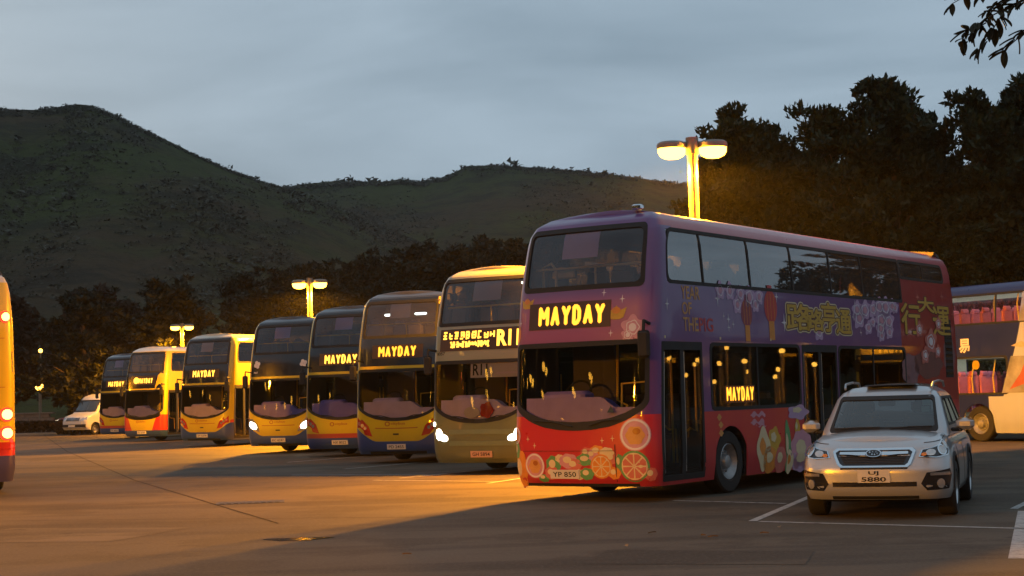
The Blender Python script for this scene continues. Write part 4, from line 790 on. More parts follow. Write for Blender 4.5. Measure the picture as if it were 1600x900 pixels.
def green_extra(h, t):
    for s, z, a, b, r in ((-1.15, 1.06, 0.045, 0.045, 0), (-0.98, 0.84, 0.09, 0.12, 0.2), (-0.86, 0.77, 0.12, 0.07, -0.25), (0.98, 0.84, 0.09, 0.12, 0.2), (0.86, 0.77, 0.12, 0.07, 0.25)):
        o = h.poly(ell(s, z, a*1.25, b*1.25, 18, r), 0.006, 0.03).build('headlight', LENS_C, t); h.poly(ell(s, z, a, b, 18, r), 0.016, 0.02).build('bulb', HEAD_ON, o)
    for z in (0.60, 0.84):
        h.patch(-0.70, 1.05, z, z+0.10, 0.014, 0.03, 18, 2).build('front_moulding', plain('sage_moulding_%d' % int(z*100), (0.16, 0.21, 0.12), 0.4), t)
    MB().lathe([(-.07, .002), (-.06, .10), (-.03, .14), (0, .15)], (.86, .85, 4.02), 16, axis='z').build('deck_light', DECKLAMP, t)
    h.text('#357', -0.98, 2.55, 0.24, 0.075, 0.004, 0.02).build('fleet_number', INK, t, False)
    h.poly([(-0.98, 2.88), (-0.9, 2.96), (-0.93, 2.86), (-0.85, 2.82), (-0.92, 2.81)], 0.004).build('red_emblem', CAKE, t)
    o = h.patch(-0.18, 1.02, 2.02, 2.36, -0.030, 0.004, 8, 2).build('route_board', PAPER, t); h.text('R11', 0.06, 2.19, 0.36, 0.24, -0.027, 0.02).build('lettering', INK, o, False)
    h.patch(0.45, 0.92, 2.09, 2.13, -0.027, 0, 4, 1).build('small_print', SHADE_G, o)
    h.poly(ell(0.22, 1.34, 0.16, 0.17, 16, 0, 0.15, 5), -0.05, 0.01).build('red_toy', LENS_R, t); h.poly(ell(-0.15, 1.30, 0.2, 0.12, 16), -0.05, 0.01).build('paper_bag', PAPER, t)
    for g in (-1, 1): h.patch(min(g*1.10, g*1.34), max(g*1.10, g*1.34), 3.15, 4.10, 0.006, 0.02, 5, 6).build('corner_pillar', plain('amber_pillar_%d' % g, (0.52, 0.34, 0.07), 0.35, coat=0.4), t)

def dx_dy(th): return math.sin(th), math.cos(th)
TH = rad(31.0); TY = rad(22.5)
def sg(txt, m=LED, box=(-0.72, 0.72, 2.66, 3.0), w=1.02, hh=0.22, cs=0.0): return dict(box=box, draw=led(txt, cs, 2.83, w, hh, m))
Ybase = dict(paint=P_YELLOW, uw=(-1.06, 1.06, 3.20, 4.12), sign=sg('MAYDAY'), extra=yellow_front, uprail=RAIL, wsd=(0.045, 0.045, 0.06, 0.05))
B = {}
B[6] = make_bus('yellow bus with blue bumper and large MAYDAY sign beside the sage green bus', -3.03, 41.3, TY, dict(Ybase, plate='PD 2455'))
for x_, w_ in ((-.72, .20), (.12, .16)): MB().rbox((x_-w_, 1.3, 3.80), (x_+w_, 1.42, 3.86), .02).build('deck_light', CABIN, B[6])
B[5] = make_bus('yellow bus with red band, wedged behind the large MAYDAY bus and lit headlamps', -5.1, 47.3, TY, dict(Ybase, paint=P_YELLOW_STRIPE, extra=stripe_front, plate='HX 8022', sign=sg('MAYDAY', LED_HOT), dash=LILAC, shade=SHADE))
B[4] = make_bus('black fronted yellow bus with both headlamps lit and two white emblems', -7.62, 52.4, TY, dict(Ybase, sign=None, extra=black_logo_front, plate='KC 6247', dash=LILAC, shade=SHADE))
B[3] = make_bus('yellow bus with its yellow flank showing and an amber sign, left of the lit headlamps', -12.2, 63.6, rad(27), dict(Ybase, paint=P_YELLOW_PALE, plate='JX 2378', sign=sg('MAYDAY', LED_HOT)))
def blob_sign(h, o):
    h.poly(ell(-0.42, 2.83, 0.17, 0.15, 18), 0.013).build('lettering', LED_HOT, o, False); strokes(h, 'MAYDAY', 0.15, 2.81, 0.80, 0.20, 0.013).build('lettering', LED_HOT, o, False)
B[2] = make_bus('yellow bus with boxy white roof and big red front corners', -17.3, 75.6, rad(29), dict(Ybase, paint=P_YELLOW_WHITE, extra=box_front, plate='TC 3129', sign=dict(box=(-0.75, 0.72, 2.62, 3.04), draw=blob_sign), blind=False))
B[1] = make_bus('leftmost parked yellow bus, dim, between the white van and the white roofed bus', -20.75, 84.6, rad(29), dict(Ybase, paint=P_YELLOW_STRIPE, extra=stripe_front, plate='PC 4053', sign=sg('MAYDAY', LED_HOT), shade=SHADE))
B['g'] = make_bus('sage green bus with beige upper front and R11 on its sign', -0.83, 34.2, TH, dict(paint=P_GREEN, uw=(-1.10, 1.10, 3.15, 4.13), sign=dict(box=(-1.0, 1.05, 2.60, 3.06), draw=scatter_glyphs), extra=green_extra, uprail=RAIL,
    mirrors=(-1,), plate='GH 5894', plate_m=PLATE_P, plate_s=0.1, wsd=(0.045, 0.045, 0.06, 0.05), blindbox=(-0.25, 0.45, 3.66, 4.10), seats=[(2.56, (1.8, 2.8, 3.8), (-0.85, -0.4, 0.4, 0.85))]))

# --- the purple festive bus: printed decals on the (s, z) chart; photo measures of the near side become metres along the bus and above ground
def side_m(px, py):
    yb = np.interp(px, [1030, 1096, 1170, 1237, 1297, 1347, 1405, 1480, 1500], [0.53, 1.86, 3.49, 5.12, 6.74, 8.2, 10.0, 12.9, 13.4])
    belt = np.interp(px, [1030, 1170, 1297, 1405, 1500], [440, 452, 461.5, 470, 477]); ppm = np.interp(px, [1030, 1262, 1347, 1490], [107, 91.5, 86, 77]); return yb, 3.24-(py-belt)/ppm
TH_P = rad(34.5)
def festive(h, t):
    sy = h.sy
    def S(px, py): a, b = side_m(px, py); return sy(a), float(b)
    def star(s, z, r, m=WHITEP):
        p = []
        for k in range(8): q = (r if k % 2 == 0 else r*0.16)*(0.7 if k in (0, 4) else 1); p.append((s+q*math.cos(k*math.pi/4), z+q*math.sin(k*math.pi/4)))
        h.poly(p, 0.004, c=(s, z)).build('sparkle_print', m, t)
    def blossom(s, z, r, m=MAUVE, sq=1.0):
        f = 0.009 if m is CORAL else 0.0
        o = h.poly(ell(s, z, r*sq, r, 40, 0.3, 0.16, 5), 0.004+f).build('blossom_print', m, t); h.poly(ell(s, z, r*0.36*sq, r*0.36, 12), 0.007+f).build('blossom_heart', PINK if m is MAUVE else WHITEP, o)
        h.ring(ell(s, z, r*0.62*sq, r*0.62, 20, 0, 0.1, 5), ell(s, z, r*0.54*sq, r*0.54, 20, 0, 0.1, 5), 0.006+f, 0.002).build('petal_line', WHITEP, o)
    def lantern(s, z, r, m=REDP):
        o = h.poly(ell(s, z, r, r*1.15, 22), 0.004).build('lantern_print', m, t); h.patch(s-r*.35, s+r*.35, z+r*1.1, z+r*1.5, 0.004, 0, 2, 1).build('lantern_cap', m, o)
        h.patch(s-r*.42, s+r*.42, z-r*2.3, z-r*1.0, 0.005, 0, 3, 2).build('tassel', ORANGEP, o)
        for k in (-0.5, 0, 0.5): h.patch(s+k*r-0.008, s+k*r+0.008, z-r*0.9, z+r*0.9, 0.007, 0, 1, 3).build('lantern_rib', ORANGEP, o)
    def ingot(s, z, r):
        o = h.poly([(s-r, z+.45*r), (s-.62*r, z+.1*r), (s-.3*r, z+.28*r), (s, z+.62*r), (s+.3*r, z+.28*r), (s+.62*r, z+.1*r), (s+r, z+.45*r), (s+.7*r, z-.45*r), (s+.3*r, z-.6*r), (s-.3*r, z-.6*r), (s-.7*r, z-.45*r)][::-1], 0.005).build('ingot_print', GOLD, t)
        h.poly(ell(s, z+.2*r, .42*r, .3*r, 14), 0.008).build('ingot_crown', ORANGEP, o)
    def slice_(s, z, r, rind, flesh):
        o = h.poly(ell(s, z, r, r, 28), 0.005).build('fruit_slice_print', rind, t); h.poly(ell(s, z, r*.86, r*.86, 28), 0.008).build('pith', CREAMP, o)
        for k in range(8):
            a = k*math.pi/4; h.poly([(s+.1*r*math.cos(a+.39), z+.1*r*math.sin(a+.39)), (s+.76*r*math.cos(a+.06), z+.76*r*math.sin(a+.06)), (s+.82*r*math.cos(a+.39), z+.82*r*math.sin(a+.39)), (s+.76*r*math.cos(a+.72), z+.76*r*math.sin(a+.72))], 0.011).build('segment', flesh, o)
    def ringcake(s, z, r):
        o = h.poly(ell(s, z, r, r, 28), 0.005).build('cake_print', PINK, t); h.ring(ell(s, z, r*.94, r*.94, 28), ell(s, z, r*.82, r*.82, 28), 0.008, 0.004).build('icing', WHITEP, o); h.poly(ell(s, z-.05*r, .60*r, .56*r, 22, 0, .08, 6), 0.008).build('filling', GOLD_D, o); h.poly(ell(s+.1*r, z+.2*r, .25*r, .2*r, 14), 0.011).build('topping', CAKE, o)
    def halo_text(ch, s, z, w, hh, r, off, n):
        mb = MB()
        for k in range(n): h.text(ch, s+r*1.5*math.cos(6.2832*k/n), z+r*math.sin(6.2832*k/n), w, hh, off+.00025*k, .0, mb)
        return mb
    # near side, band between the decks
    for txt, px, py, w, hh, m in (('YEAR', 1072.5, 458, 0.62, 0.20, GOLD_D), ('OF', 1065.5, 482.5, 0.33, 0.19, GOLD_D), ('THE', 1070.5, 508, 0.50, 0.21, GOLD_D), ('PIG', 1095.5, 509, 0.46, 0.21, REDP)):
        s, z = S(px, py); h.text(txt, s, z, w, hh, 0.005, 0.012).build('lettering', m, t, False)
    for px, py, r in ((1120, 452, .14), (1135, 453, .14), (1152, 458, .13), (1166, 463, .17), (1181, 462, .13), (1146, 475, .14), (1175, 475, .12)): s, z = S(px, py+2); blossom(s, z, r, MAUVE, 1.1)
    s, z = S(1160, 490); lantern(s, z, .20, plain('dark_lantern_print', (0.26, 0.04, 0.06), .5)); s, z = S(1198, 480); lantern(s, z, .24)
    for px, py, r in ((1029, 475, .11), (1115, 467, .14), (1130, 500, .10), (1137, 508, .07), (1123, 495, .06), (1208, 464, .11), (1218, 505, .17), (1224, 481, .12), (1331, 477, .12), (1327, 495, .09), (1338, 520, .08), (1130, 513, .08)): s, z = S(px, py); star(s, z, r)
    for ch, px, py, w, hh in (('路', 1241.5, 496, .98, .44), ('路', 1266, 500, .74, .36), ('亨', 1289, 496, .62, .50), ('通', 1311, 503, .66, .42)):
        s, z = S(px, py); o = halo_text(ch, s, z, w, hh, .052, .0035, 12).build('lettering_edge', CREAMP, t, False); halo_text(ch, s, z, w, hh, .030, .0065, 10).build('outline_core', BROWN, o, False); halo_text(ch, s, z, w, hh, .012, .0095, 6).build('lettering', GOLD, o, False)
    s, z = S(1272, 517); blossom(s, z, .17, MAUVE, 1.2)
    for px, py, r in ((1334, 483, .15), (1347, 484, .17), (1337, 497, .17), (1360, 482, .14), (1370, 478, .16), (1380, 479, .18), (1391, 477, .13), (1351, 512, .12), (1358, 503, .10), (1372, 500, .18), (1384, 502, .16), (1370, 513, .15), (1396, 480, .10), (1384, 519, .12), (1371, 525, .1)): s, z = S(px, py); blossom(s, z, r, MAUVE, 1.6)
    # tail panel: gold characters round a plain pale blossom shape
    for ch, px, py, w, hh in (('行', 1418, 497, 1.0, .60), ('大', 1441, 474, 0.9, .30), ('運', 1463, 500, 1.0, .58)): s, z = S(px, py); o = halo_text(ch, s, z, w, hh, .03, .0035, 10).build('lettering_edge', BROWN, t, False); halo_text(ch, s, z, w, hh, .012, .0075, 6).build('lettering', GOLD, o, False)
    s, z = S(1443, 524)
    for a, b, r in ((-.55, .12, .17), (.05, -.12, .27), (.55, .25, .15), (-.30, -.40, .19), (.42, -.32, .15)): blossom(s+a, z+b, r*.85, CORAL, 1.4)
    for px, py, a, b, m in ((1440, 570, .8, .30, plain('russet_print', (0.17, 0.05, 0.04), .5, var=.4)), (1414, 580, .45, .32, plain('mauve_grey_print', (0.22, 0.10, 0.11), .5, var=.4)), (1472, 556, .35, .40, bpy.data.materials['mauve_grey_print'])): s, z = S(px, py); h.poly(ell(s, z, a, b, 24, 0, .08, 7), .004).build('drapery_print', m, t)
    for px, py in ((1430, 462), (1467, 460), (1483, 489), (1488, 592), (1411, 592), (1489, 572)): s, z = S(px, py); star(s, z, .16, CORAL)
    h.patch(sy(12.35), sy(12.80), 1.75, 2.95, 0.006, 0.02, 2, 5).build('engine_grille', RUBBER, t)
    for k in range(9): h.patch(sy(12.37), sy(12.78), 1.80+k*.125, 1.86+k*.125, 0.014, 0.01, 2, 1).build('louvre', BLACK, t)
    # skirt between the axle and the middle door: cups, fruit and cake
    for px, py, rs, rz_, m, lob, wob in ((1178, 705, .24, .34, CREAMP, 4, .10), (1195, 690, .22, .20, GOLD, 5, .12), (1188, 722, .26, .22, ORANGEP, 3, .05), (1204, 722, .22, .22, CORAL, 6, .04), (1216, 700, .11, .42, GREENP, 3, .12), (1219, 725, .13, .2, CREAMP, 3, .1), (1238, 706, .44, .34, PINK, 9, .06), (1238, 722, .40, .20, MAUVE, 8, .06), (1232, 672, .10, .16, GOLD, 4, .1), (1234, 647, .40, .12, MAUVE, 5, .14)):
        s, z = S(px, py); o = h.poly(ell(s, z, rs, rz_, 36, 0, wob, lob), .004+.0007*(px % 5)).build('sweets_print', m, t); h.poly(ell(s-.04, z+.04, rs*.45, rz_*.4, 16, 0, wob, lob), .009).build('highlight_print', CREAMP if m is not CREAMP else ORANGEP, o)
    for px, py, w, hh in ((1171, 651, .55, .06), (1170, 663, .5, .06), (1176, 668, .4, .03)): s, z = S(px, py); h.patch(s-w/2, s+w/2, lambda q, z=z, hh=hh: z-hh/2+.02*np.sin(q*31), lambda q, z=z, hh=hh: z+hh/2+.03*np.sin(q*23), .004, 0, 12, 1).build('faded_script', PINK, t)
    for px, py in ((1110, 655), (1112, 667), (1112, 680)): s, z = S(px, py); h.poly(ell(s, z, .07, .05, 10, 0, .2, 4), .004).build('confetti_print', GOLD_D, t)
    # side display behind the glass
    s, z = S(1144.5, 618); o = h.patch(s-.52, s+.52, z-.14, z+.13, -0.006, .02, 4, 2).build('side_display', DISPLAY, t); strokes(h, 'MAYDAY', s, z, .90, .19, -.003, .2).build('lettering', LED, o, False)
    # front: sparkles, ingots, corner blossoms
    for s, z, r in ((0.44, 3.11, .06), (0.75, 3.00, .07), (0.58, 2.50, .06), (-1.12, 2.72, .06)): star(s, z, r)
    ingot(0.66, 2.80, .17); ingot(-0.98, 3.02, .14); blossom(0.93, 2.57, .17, PINK); blossom(0.86, 2.46, .10, PINK)
    h.poly(ell(-1.16, 2.55, .06, .13, 14), .004).build('lantern_print', ORANGEP, t)
    # lower front: fruit and cake round the plate
    for s, z, r in ((-0.78, 0.55, .19), (0.98, 1.0, .24), (-1.20, 1.00, .14)): ringcake(s, z, r)
    slice_(0.95, 0.54, .23, GREENP, CORAL); slice_(0.42, 0.54, .18, ORANGEP, ORANGEP)
    for s, z, a, b, m in ((-1.12, .50, .20, .30, ORANGEP), (-1.18, .78, .10, .13, GREENP), (-0.42, .56, .14, .14, GREENP), (-0.46, .44, .13, .10, CORAL), (-0.14, .62, .17, .11, PINK), (-0.05, .56, .14, .10, CORAL), (0.16, .64, .16, .09, GREENP), (0.18, .74, .10, .08, CORAL), (0.36, .76, .13, .09, ORANGEP), (0.28, .71, .10, .08, PINK),
                          (0.52, .74, .12, .08, CREAMP), (0.60, .66, .10, .09, CORAL), (0.17, .43, .12, .09, GREENP), (0.63, .44, .10, .09, ORANGEP), (0.04, .42, .07, .08, CREAMP), (0.72, .60, .06, .12, GREENP), (-0.62, .36, .10, .06, GREENP), (-0.30, .66, .08, .06, CREAMP), (1.20, .42, .10, .10, CORAL)):
        o = h.poly(ell(s, z, a, b, 24, 0, .07, 7), .003+.0011*((s*100) % 3)/1.0).build('sweets_print', m, t); h.poly(ell(s-.02, z+.02, a*.45, b*.45, 12), .0085).build('highlight_print', CREAMP, o)
    for s, z in ((-0.77, 0.85), (0.45, .92), (0.62, .95), (-0.9, 0.95)): star(s, z, .055, CREAMP)
    h.patch(-1.0, 1.0, ZB, 0.285, 0.004, .03, 16, 1).build('valance', RUBBER, t)
    h.patch(0.655, 0.663, 0.32, 0.86, 0.012, .02, 1, 4).build('panel_gap', RUBBER, t)
    h.patch(-1.0, 0.65, lambda s: 0.765+0*s, lambda s: 0.772+0*s, 0.0095, .02, 14, 1).build('panel_gap', RUBBER, t)
    h.poly([(.52, 1.33), (.58, 1.43), (.64, 1.33)][::-1], -.03, .004).build('blue_notice', plain('blue_notice_paper', (.05, .12, .3), .6), t)
    # marker lamps and the roof lamp pod at the near corner
    for y in (0.45, 2.3, 4.1): s = sy(y); h.patch(s-.02, s+.02, 2.40, 2.44, 0.006, .02, 1, 1).build('marker_lamp', CREAMP, t)
    MB().rbox((0.62, 0.78, 4.38), (0.78, 0.92, 4.46), .02).build('roof_pod', CHROME, t)
PURPLE = make_bus('large purple festive bus wrapped with year of the pig prints', 0.88, 24.35, TH_P, dict(L=13.25, axles=(2.56, 8.9, 10.3), paint=P_PURPLE, uw=(-1.07, 1.07, 3.20, 4.13), tail=True, gside=G_SKY, glow=G_DARK, dash=LILAC, shade=SHADE, uprail=RAILP, upperloop=True,
    sign=dict(box=(-0.91, 0.57, 2.60, 3.0), draw=led('MAYDAY', -0.12, 2.80, 1.14, 0.25)), plate='YP 850', plate_s=-0.22, extra=festive, wsd=(0.045, 0.045, 0.10, 0.05), blindbox=(-0.40, 0.25, 3.68, 4.12), mirrors=(1,), seats=[(2.56, (2.0, 3.0, 4.0, 5.0, 6.0), (-0.85, -0.4, 0.4, 0.85)), (0.42, (3.4, 4.4), (-0.85, 0.85))]))

# --- rear of a bus at the left edge
def rear_extra(h, t):
    Q = h.S
    for z, m, r in ((3.42, TAIL_ON, .10), (1.53, TAIL_ON, .12), (1.17, TAIL_ON, .12)):
        for g in (-1, 1):
            s = g*(Q-1.10); o = h.poly(ell(s, z, r*1.15, r*1.15, 20), 0.012, .03).build('tail_lamp', TAIL_RED, t); h.poly(ell(s, z, r*.8, r*.8, 20), 0.03, .03).build('bulb', m, o)
    for g in (-1, 1):
        for z in (1.02, 0.92): h.poly(ell(g*(Q-1.19), z, .035, .035, 12), 0.02, .03).build('reflector', TAIL_RED, t)
        s = g*(Q-1.05); h.patch(s-.11, s+.11, 0.86, 1.0, .02, .03, 2, 2).build('lower_lamp', LENS_R, t)
    for a in (2.05, 3.0): h.patch(-Q, -Q+1.2, a, a+.012, .003, .01, 8, 1).build('panel_gap', CAKE, t)
    for a, b in ((2.35, 2.75), (3.3, 3.4)): h.patch(-(Q-1.235), -(Q-1.225), a, b, .012, .02, 1, 2).build('edge_trim', ALLOY, t)
thL = rad(155); dL = np.array([math.sin(thL), math.cos(thL)]); nL = np.array([math.cos(thL), -math.sin(thL)]); fr = np.array([-9.66, 31.6])-dL*11.3+nL*1.25
make_bus('rear corner of a yellow bus with glowing tail lamps at the left edge', fr[0], fr[1], thL, dict(paint=P_REAR, extra=rear_extra, sign=None, blind=False), group='yellow buses')

# --- navy bus with lit saloons, at the right edge
P_NAVY = paint('navy_bus_paint_beige_nose', (0.010, 0.018, 0.13), [(lambda t, s, a, z: t.math('MULTIPLY', t.math('GREATER_THAN', z, 1.24), t.math('LESS_THAN', a, t.math('MULTIPLY_ADD', z, -0.36, 3.18))), (0.34, 0.38, 0.56)),
    (lambda t, s, a, z: t.math('MULTIPLY', t.math('LESS_THAN', z, 1.24), t.math('LESS_THAN', a, 3.25)), (0.34, 0.38, 0.56))], coat=0.2, dirt=.3)
def navy_extra(h, t):
    for txt, y, z in (('容', 3.55, 2.66), ('易', 2.98, 2.66), ('輕', 4.1, 2.66)):
        v, f = fit_text(txt, .40, .40, .03); s = -h.sy(y)-v[:, 0]*-1.0; s = -(h.sy(y)-v[:, 0]); MB().add(h.at(s, z+v[:, 1], .006), f).build('lettering', WHITEP, t, False)
    # film over the front panes
    for z0, z1 in ((1.33, 2.32), (3.26, 4.05)):
        q = lambda y: -h.sy(y); p = [(q(.62), z0), (q(2.2-.36*z0), z0), (q(2.2-.36*z1), z1), (q(.62), z1)] if z0 < 3 else [(q(.45), z0), (q(2.2-.36*z0), z0), (q(2.2-.36*z1), z1), (q(.45), z1)]
        h.poly(p[::-1], .010).build('beige_window_film', G_BEIGE, t)
    q = lambda y: -h.sy(y); h.poly([(q(1.45), 1.42), (q(.75), 1.62), (q(.62), 2.2), (q(.80), 2.25), (q(1.05), 1.85)], .014).build('red_sail_print', plain('brick_red_print', (.30, .08, .06), .5), t)
    h.poly([(q(1.35), 2.6), (q(.95), 2.72), (q(.7), 2.6), (q(.95), 2.55)], .006).build('grey_print', plain('greyish_print', (.42, .34, .28), .5), t)
    for zc in (2.40, 4.26):
        for x in (-.55, .55): MB().rbox((x-.12, .9, zc-.02), (x+.12, 10.4, zc+.015), .01).build('ceiling_light', CABIN, t)
    for yy, zz in ((2.15, 1.0), (2.9, 1.0), (1.2, 3.0), (2.0, 3.0), (0.95, 1.0)): MB().tube([(-1.05, yy, zz), (-1.0, yy+.1, zz+.75), (-.85, yy+.12, zz+1.25)], .022, 6).build('grab_rail', RAIL, t)
    h.poly(ell(q(2.62), 2.12, .13, .13, 16), -.03, .01).build('yellow_notice', plain('bright_yellow_notice', (.75, .62, .04), .5, emit=None) if False else RAIL, t)
thN = rad(-33); dN = np.array([math.sin(thN), math.cos(thN)]); nN = np.array([math.cos(thN), -math.sin(thN)]); frN = np.array([12.9, 45.35])-dN*2.58+nN*1.15
make_bus('navy bus with beige nose and pink seats in lit saloons', frN[0], frN[1], thN, dict(paint=P_NAVY, lining=LINING_L, extra=navy_extra, sign=None, blind=False, seat=SEAT_P, gside=G_CLEAR, glow=G_CLEAR, goff=G_CLEAR, gup=G_BEIGE, doors=[], low=[(h_, h_+3) for h_ in (3.2,)], dash=SEAT_D,
    seats=[(2.56, (1.6, 2.35, 3.1, 3.85, 4.6, 5.35, 6.1, 6.85), (-0.85, -0.4, 0.4, 0.85)), (0.80, (2.9, 3.7, 4.5, 5.3), (-0.85, -0.4, 0.85))]), group='buses parked on the right')

# one bus that stands to the right of the photo and shows only as a reflection in the purple bus
c = copy_tree(B[6]); c.location = (26.5, 44.5, 0); c.rotation_euler = (0, 0, -rad(56)); c['label'] = 'yellow bus beyond the right edge, seen only as a reflection'; c['group'] = 'buses outside the photo'
for k, (x, y, z) in enumerate([(22.5, 39.0, 2.3), (24, 39.6, 3.0), (25.5, 38.3, 2.5), (24.6, 37.2, 2.9), (27.5, 39.6, 3.1), (29, 38.4, 2.5), (30.5, 40.2, 3.2), (31.5, 38.6, 2.8), (33, 40, 3.3), (28.2, 36.8, 2.7), (34.5, 37.9, 3.0), (36, 39.8, 3.4), (23.2, 36.2, 2.4), (32.4, 36.3, 3.1), (22, 37.6, 2.7), (23.6, 38.4, 2.2), (26.2, 39.8, 2.0), (26.8, 37.4, 2.6), (28.6, 40.1, 2.2), (29.8, 37, 2.9), (31.2, 37.7, 2.3), (33.6, 38.8, 2.5), (35.2, 40.4, 2.8), (37.5, 38.6, 2.9), (25, 36, 2.1), (27.4, 38.2, 1.9)]):
    globe_lamp(x, y, z, .075, 'low globe lamp beyond the right edge, added only for its reflection')  # unseen glowing globes added as amber dots for the purple bus's side windows

# ------------------------------------------------------------------ cars and the van
def make_car(label, x, y, th, paintm, plate, group, detail=True, lit=False):
    t = empty('parked_car', (x, y, 0), -th, label, 'car', group)
    h = Hull(0.90, 4.6, 0.36, 0.13, [(0.2, 0.14), (0.29, 0.05), (0.40, 0.0), (0.60, 0.0), (0.70, 0.03), (0.82, 0.07), (0.92, 0.15), (0.97, 0.26), (1.0, 0.42)], [(0.2, 0.07), (0.34, 0.01), (0.55, 0.0), (0.74, 0.015), (0.86, 0.04), (0.94, 0.09), (1.0, 0.17)],
             1.3, 0.35, [(0.2, 0.12), (0.4, 0), (0.9, 0.05), (1.0, 0.2)], lambda yy, Z: -0.10*(1-sstep(yy/1.15))*np.clip((Z-0.62)/0.38, 0, 1))
    ax = (0.90, 3.54)
    def arch(S):
        b = np.full_like(S, 0.24)
        for q in ax: u = np.abs(np.abs(S)-h.sy(q)); b = np.where(u < 0.40, np.maximum(b, 0.34+np.sqrt(np.maximum(0, .16-u*u))), b)
        return b
    sbr = []
    for a in ax:
        for q in np.r_[np.linspace(-0.40, 0.40, 21), -.4005, .4005]: sbr += [h.sy(a)+q, -h.sy(a)-q]
    h.shell(0.24, 1.0, (), sbr, [.8], (arch, .8), (), 0.055, 0, 0.06, 0.2).build('body', [paintm], t, angle=40)
    for a in ax:
        for g in (-1, 1):
            k = h.sy(a); pts_o = [(g*(k+.44*math.cos(q)), .34+.44*math.sin(q)) for q in np.linspace(0, math.pi, 16)]; pts_i = [(g*(k+.395*math.cos(q)), .34+.395*math.sin(q)) for q in np.linspace(0, math.pi, 16)]
            o, i = np.array(pts_o), np.array(pts_i); MB().grid(np.stack([h.at(o[:, 0], o[:, 1], .002), h.at(o[:, 0], o[:, 1], .014), h.at(i[:, 0], i[:, 1], .014), h.at(i[:, 0], i[:, 1], -.04)])).build('arch_trim', RUBBER, t)
            wheel(t, g*0.79, a, 0.335, 0.225, 0.215, g, 5, (TYRE, ALLOY))
    MB().rbox((-.74, .35, .20), (.74, 4.3, .62), .05).build('underframe', RUBBER, t)
    c = Hull(0.80, 3.45, 0.22, 0.20, [(0.96, 0.0), (1.06, .10), (1.46, 0.72), (1.53, 0.86), (1.58, 1.08)], [(0.96, -.01), (1.05, .01), (1.44, 0.13), (1.52, 0.19), (1.58, 0.30)], 1.9, 0.3, [(0.96, 0), (1.1, .05), (1.45, .42), (1.58, .75)])
    c.y0 = 1.0
    A, Bq = 0.70, (c.sy(0.55), c.sy(3.05)); z0, z1 = 1.055, 1.46
    hol = [(-A, A, z0-.02, z1), (Bq[0], Bq[1], 1.09, 1.44), (-Bq[1], -Bq[0], 1.09, 1.44), (c.S-.6, c.S, 1.1, 1.42), (-c.S, -c.S+.6, 1.1, 1.42)]
    c.shell(0.96, 1.58, hol, (), (), None, (), 0.035, 0.03, 0.05, 0.15).build('cabin', [paintm, LINING], t, angle=40)
    c.patch(-A-.005, A+.005, z0-.025, z1+.005, -.006, 0, 20, 8).build('windscreen', G_CAR, t); frame(c, -A, A, z0-.02, z1, .05, (.03, .03, .045, .035), .004, .02, None, .015).build('windscreen_gasket', RUBBER, t)
    for g in (-1, 1):
        e = [Bq[0], c.sy(1.45), c.sy(2.4), Bq[1]]
        for a, b in zip(e[:-1], e[1:]): c.patch(*sorted((g*a, g*b)), 1.085, 1.445, -.006, 0, 8, 5).build('side_window', G_CAR, t)
        for q in e[1:-1]: c.patch(g*q-.035, g*q+.035, 1.09, 1.44, .003, .02, 2, 4).build('window_pillar', RUBBER, t)
        frame(c, *sorted((g*Bq[0], g*Bq[1])), 1.09, 1.44, .05, (.02, .02, .02, .02), .004, .02, None, .012).build('window_gasket', RUBBER, t)
    c.patch(-c.S, -c.S+.6, 1.1, 1.42, -.004, 0, 8, 4).build('rear_window', G_CAR, t); c.patch(c.S-.6, c.S, 1.1, 1.42, -.004, 0, 8, 4).build('rear_window', G_CAR, t)
    if not detail:
        for g in (-1, 1):
            p = [(g*.55, .80), (g*.62, .88), (g*1.02, .95), (g*1.0, .80)]; h.poly(p if g < 0 else p[::-1], .006, .02).build('headlight', HEAD_ON if lit else LENS_C, t)
        h.patch(-.42, .42, .66, .80, .005, .02, 10, 2).build('grille', RUBBER, t); return t
    # roof rails
    for g in (-1, 1):
        r = MB(); r.tube([(g*.56, 2.0, 1.575), (g*.57, 2.12, 1.635), (g*.58, 2.9, 1.66), (g*.58, 3.6, 1.65), (g*.58, 3.78, 1.58)], .016, 7); r.build('roof_rail', ALLOY, t)
    MB().rbox((-.30, 2.0, 1.607), (.36, 3.2, 1.622), .01).build('sunroof', BLACK, t)
    # interior
    MB().rbox((-.72, 1.25, .85), (.72, 1.62, 1.06), .08).build('dashboard', SEAT_D, t)
    s = MB(); s.tube([(-.36+.18*math.cos(a), 1.72+.05*math.sin(a), 1.10+.16*math.sin(a)) for a in np.linspace(0, 6.283, 18)], .014, 6, cap=False); s.build('steering_wheel', RUBBER, t)
    for xx in (-.37, .37):
        s = MB(); s.rbox((xx-.25, 2.0, .5), (xx+.25, 2.5, .72), .07); s.rbox((xx-.24, 2.4, .65), (xx+.24, 2.56, 1.22), .08); s.rbox((xx-.13, 2.42, 1.24), (xx+.13, 2.52, 1.42), .05); s.build('seat', SEAT_D, t)
    MB().rbox((-.11, 1.75, 1.34), (.11, 1.79, 1.42), .02).build('rear_view_mirror', RUBBER, t)
    c.patch(.50, .62, 1.35, 1.43, -.010, 0, 3, 3).build('licence_disc', plain('mint_sticker', (.36, .55, .48), .6), t); c.patch(.49, .60, 1.27, 1.34, -.010, 0, 3, 3).build('licence_disc', bpy.data.materials['mint_sticker'], t); c.patch(.30, .40, 1.40, 1.435, -.010, 0, 3, 2).build('sticker', PAPER, t); c.patch(-.60, -.52, 1.085, 1.105, -.010, 0, 3, 1).build('sticker', PAPER, t)
    w = MB()
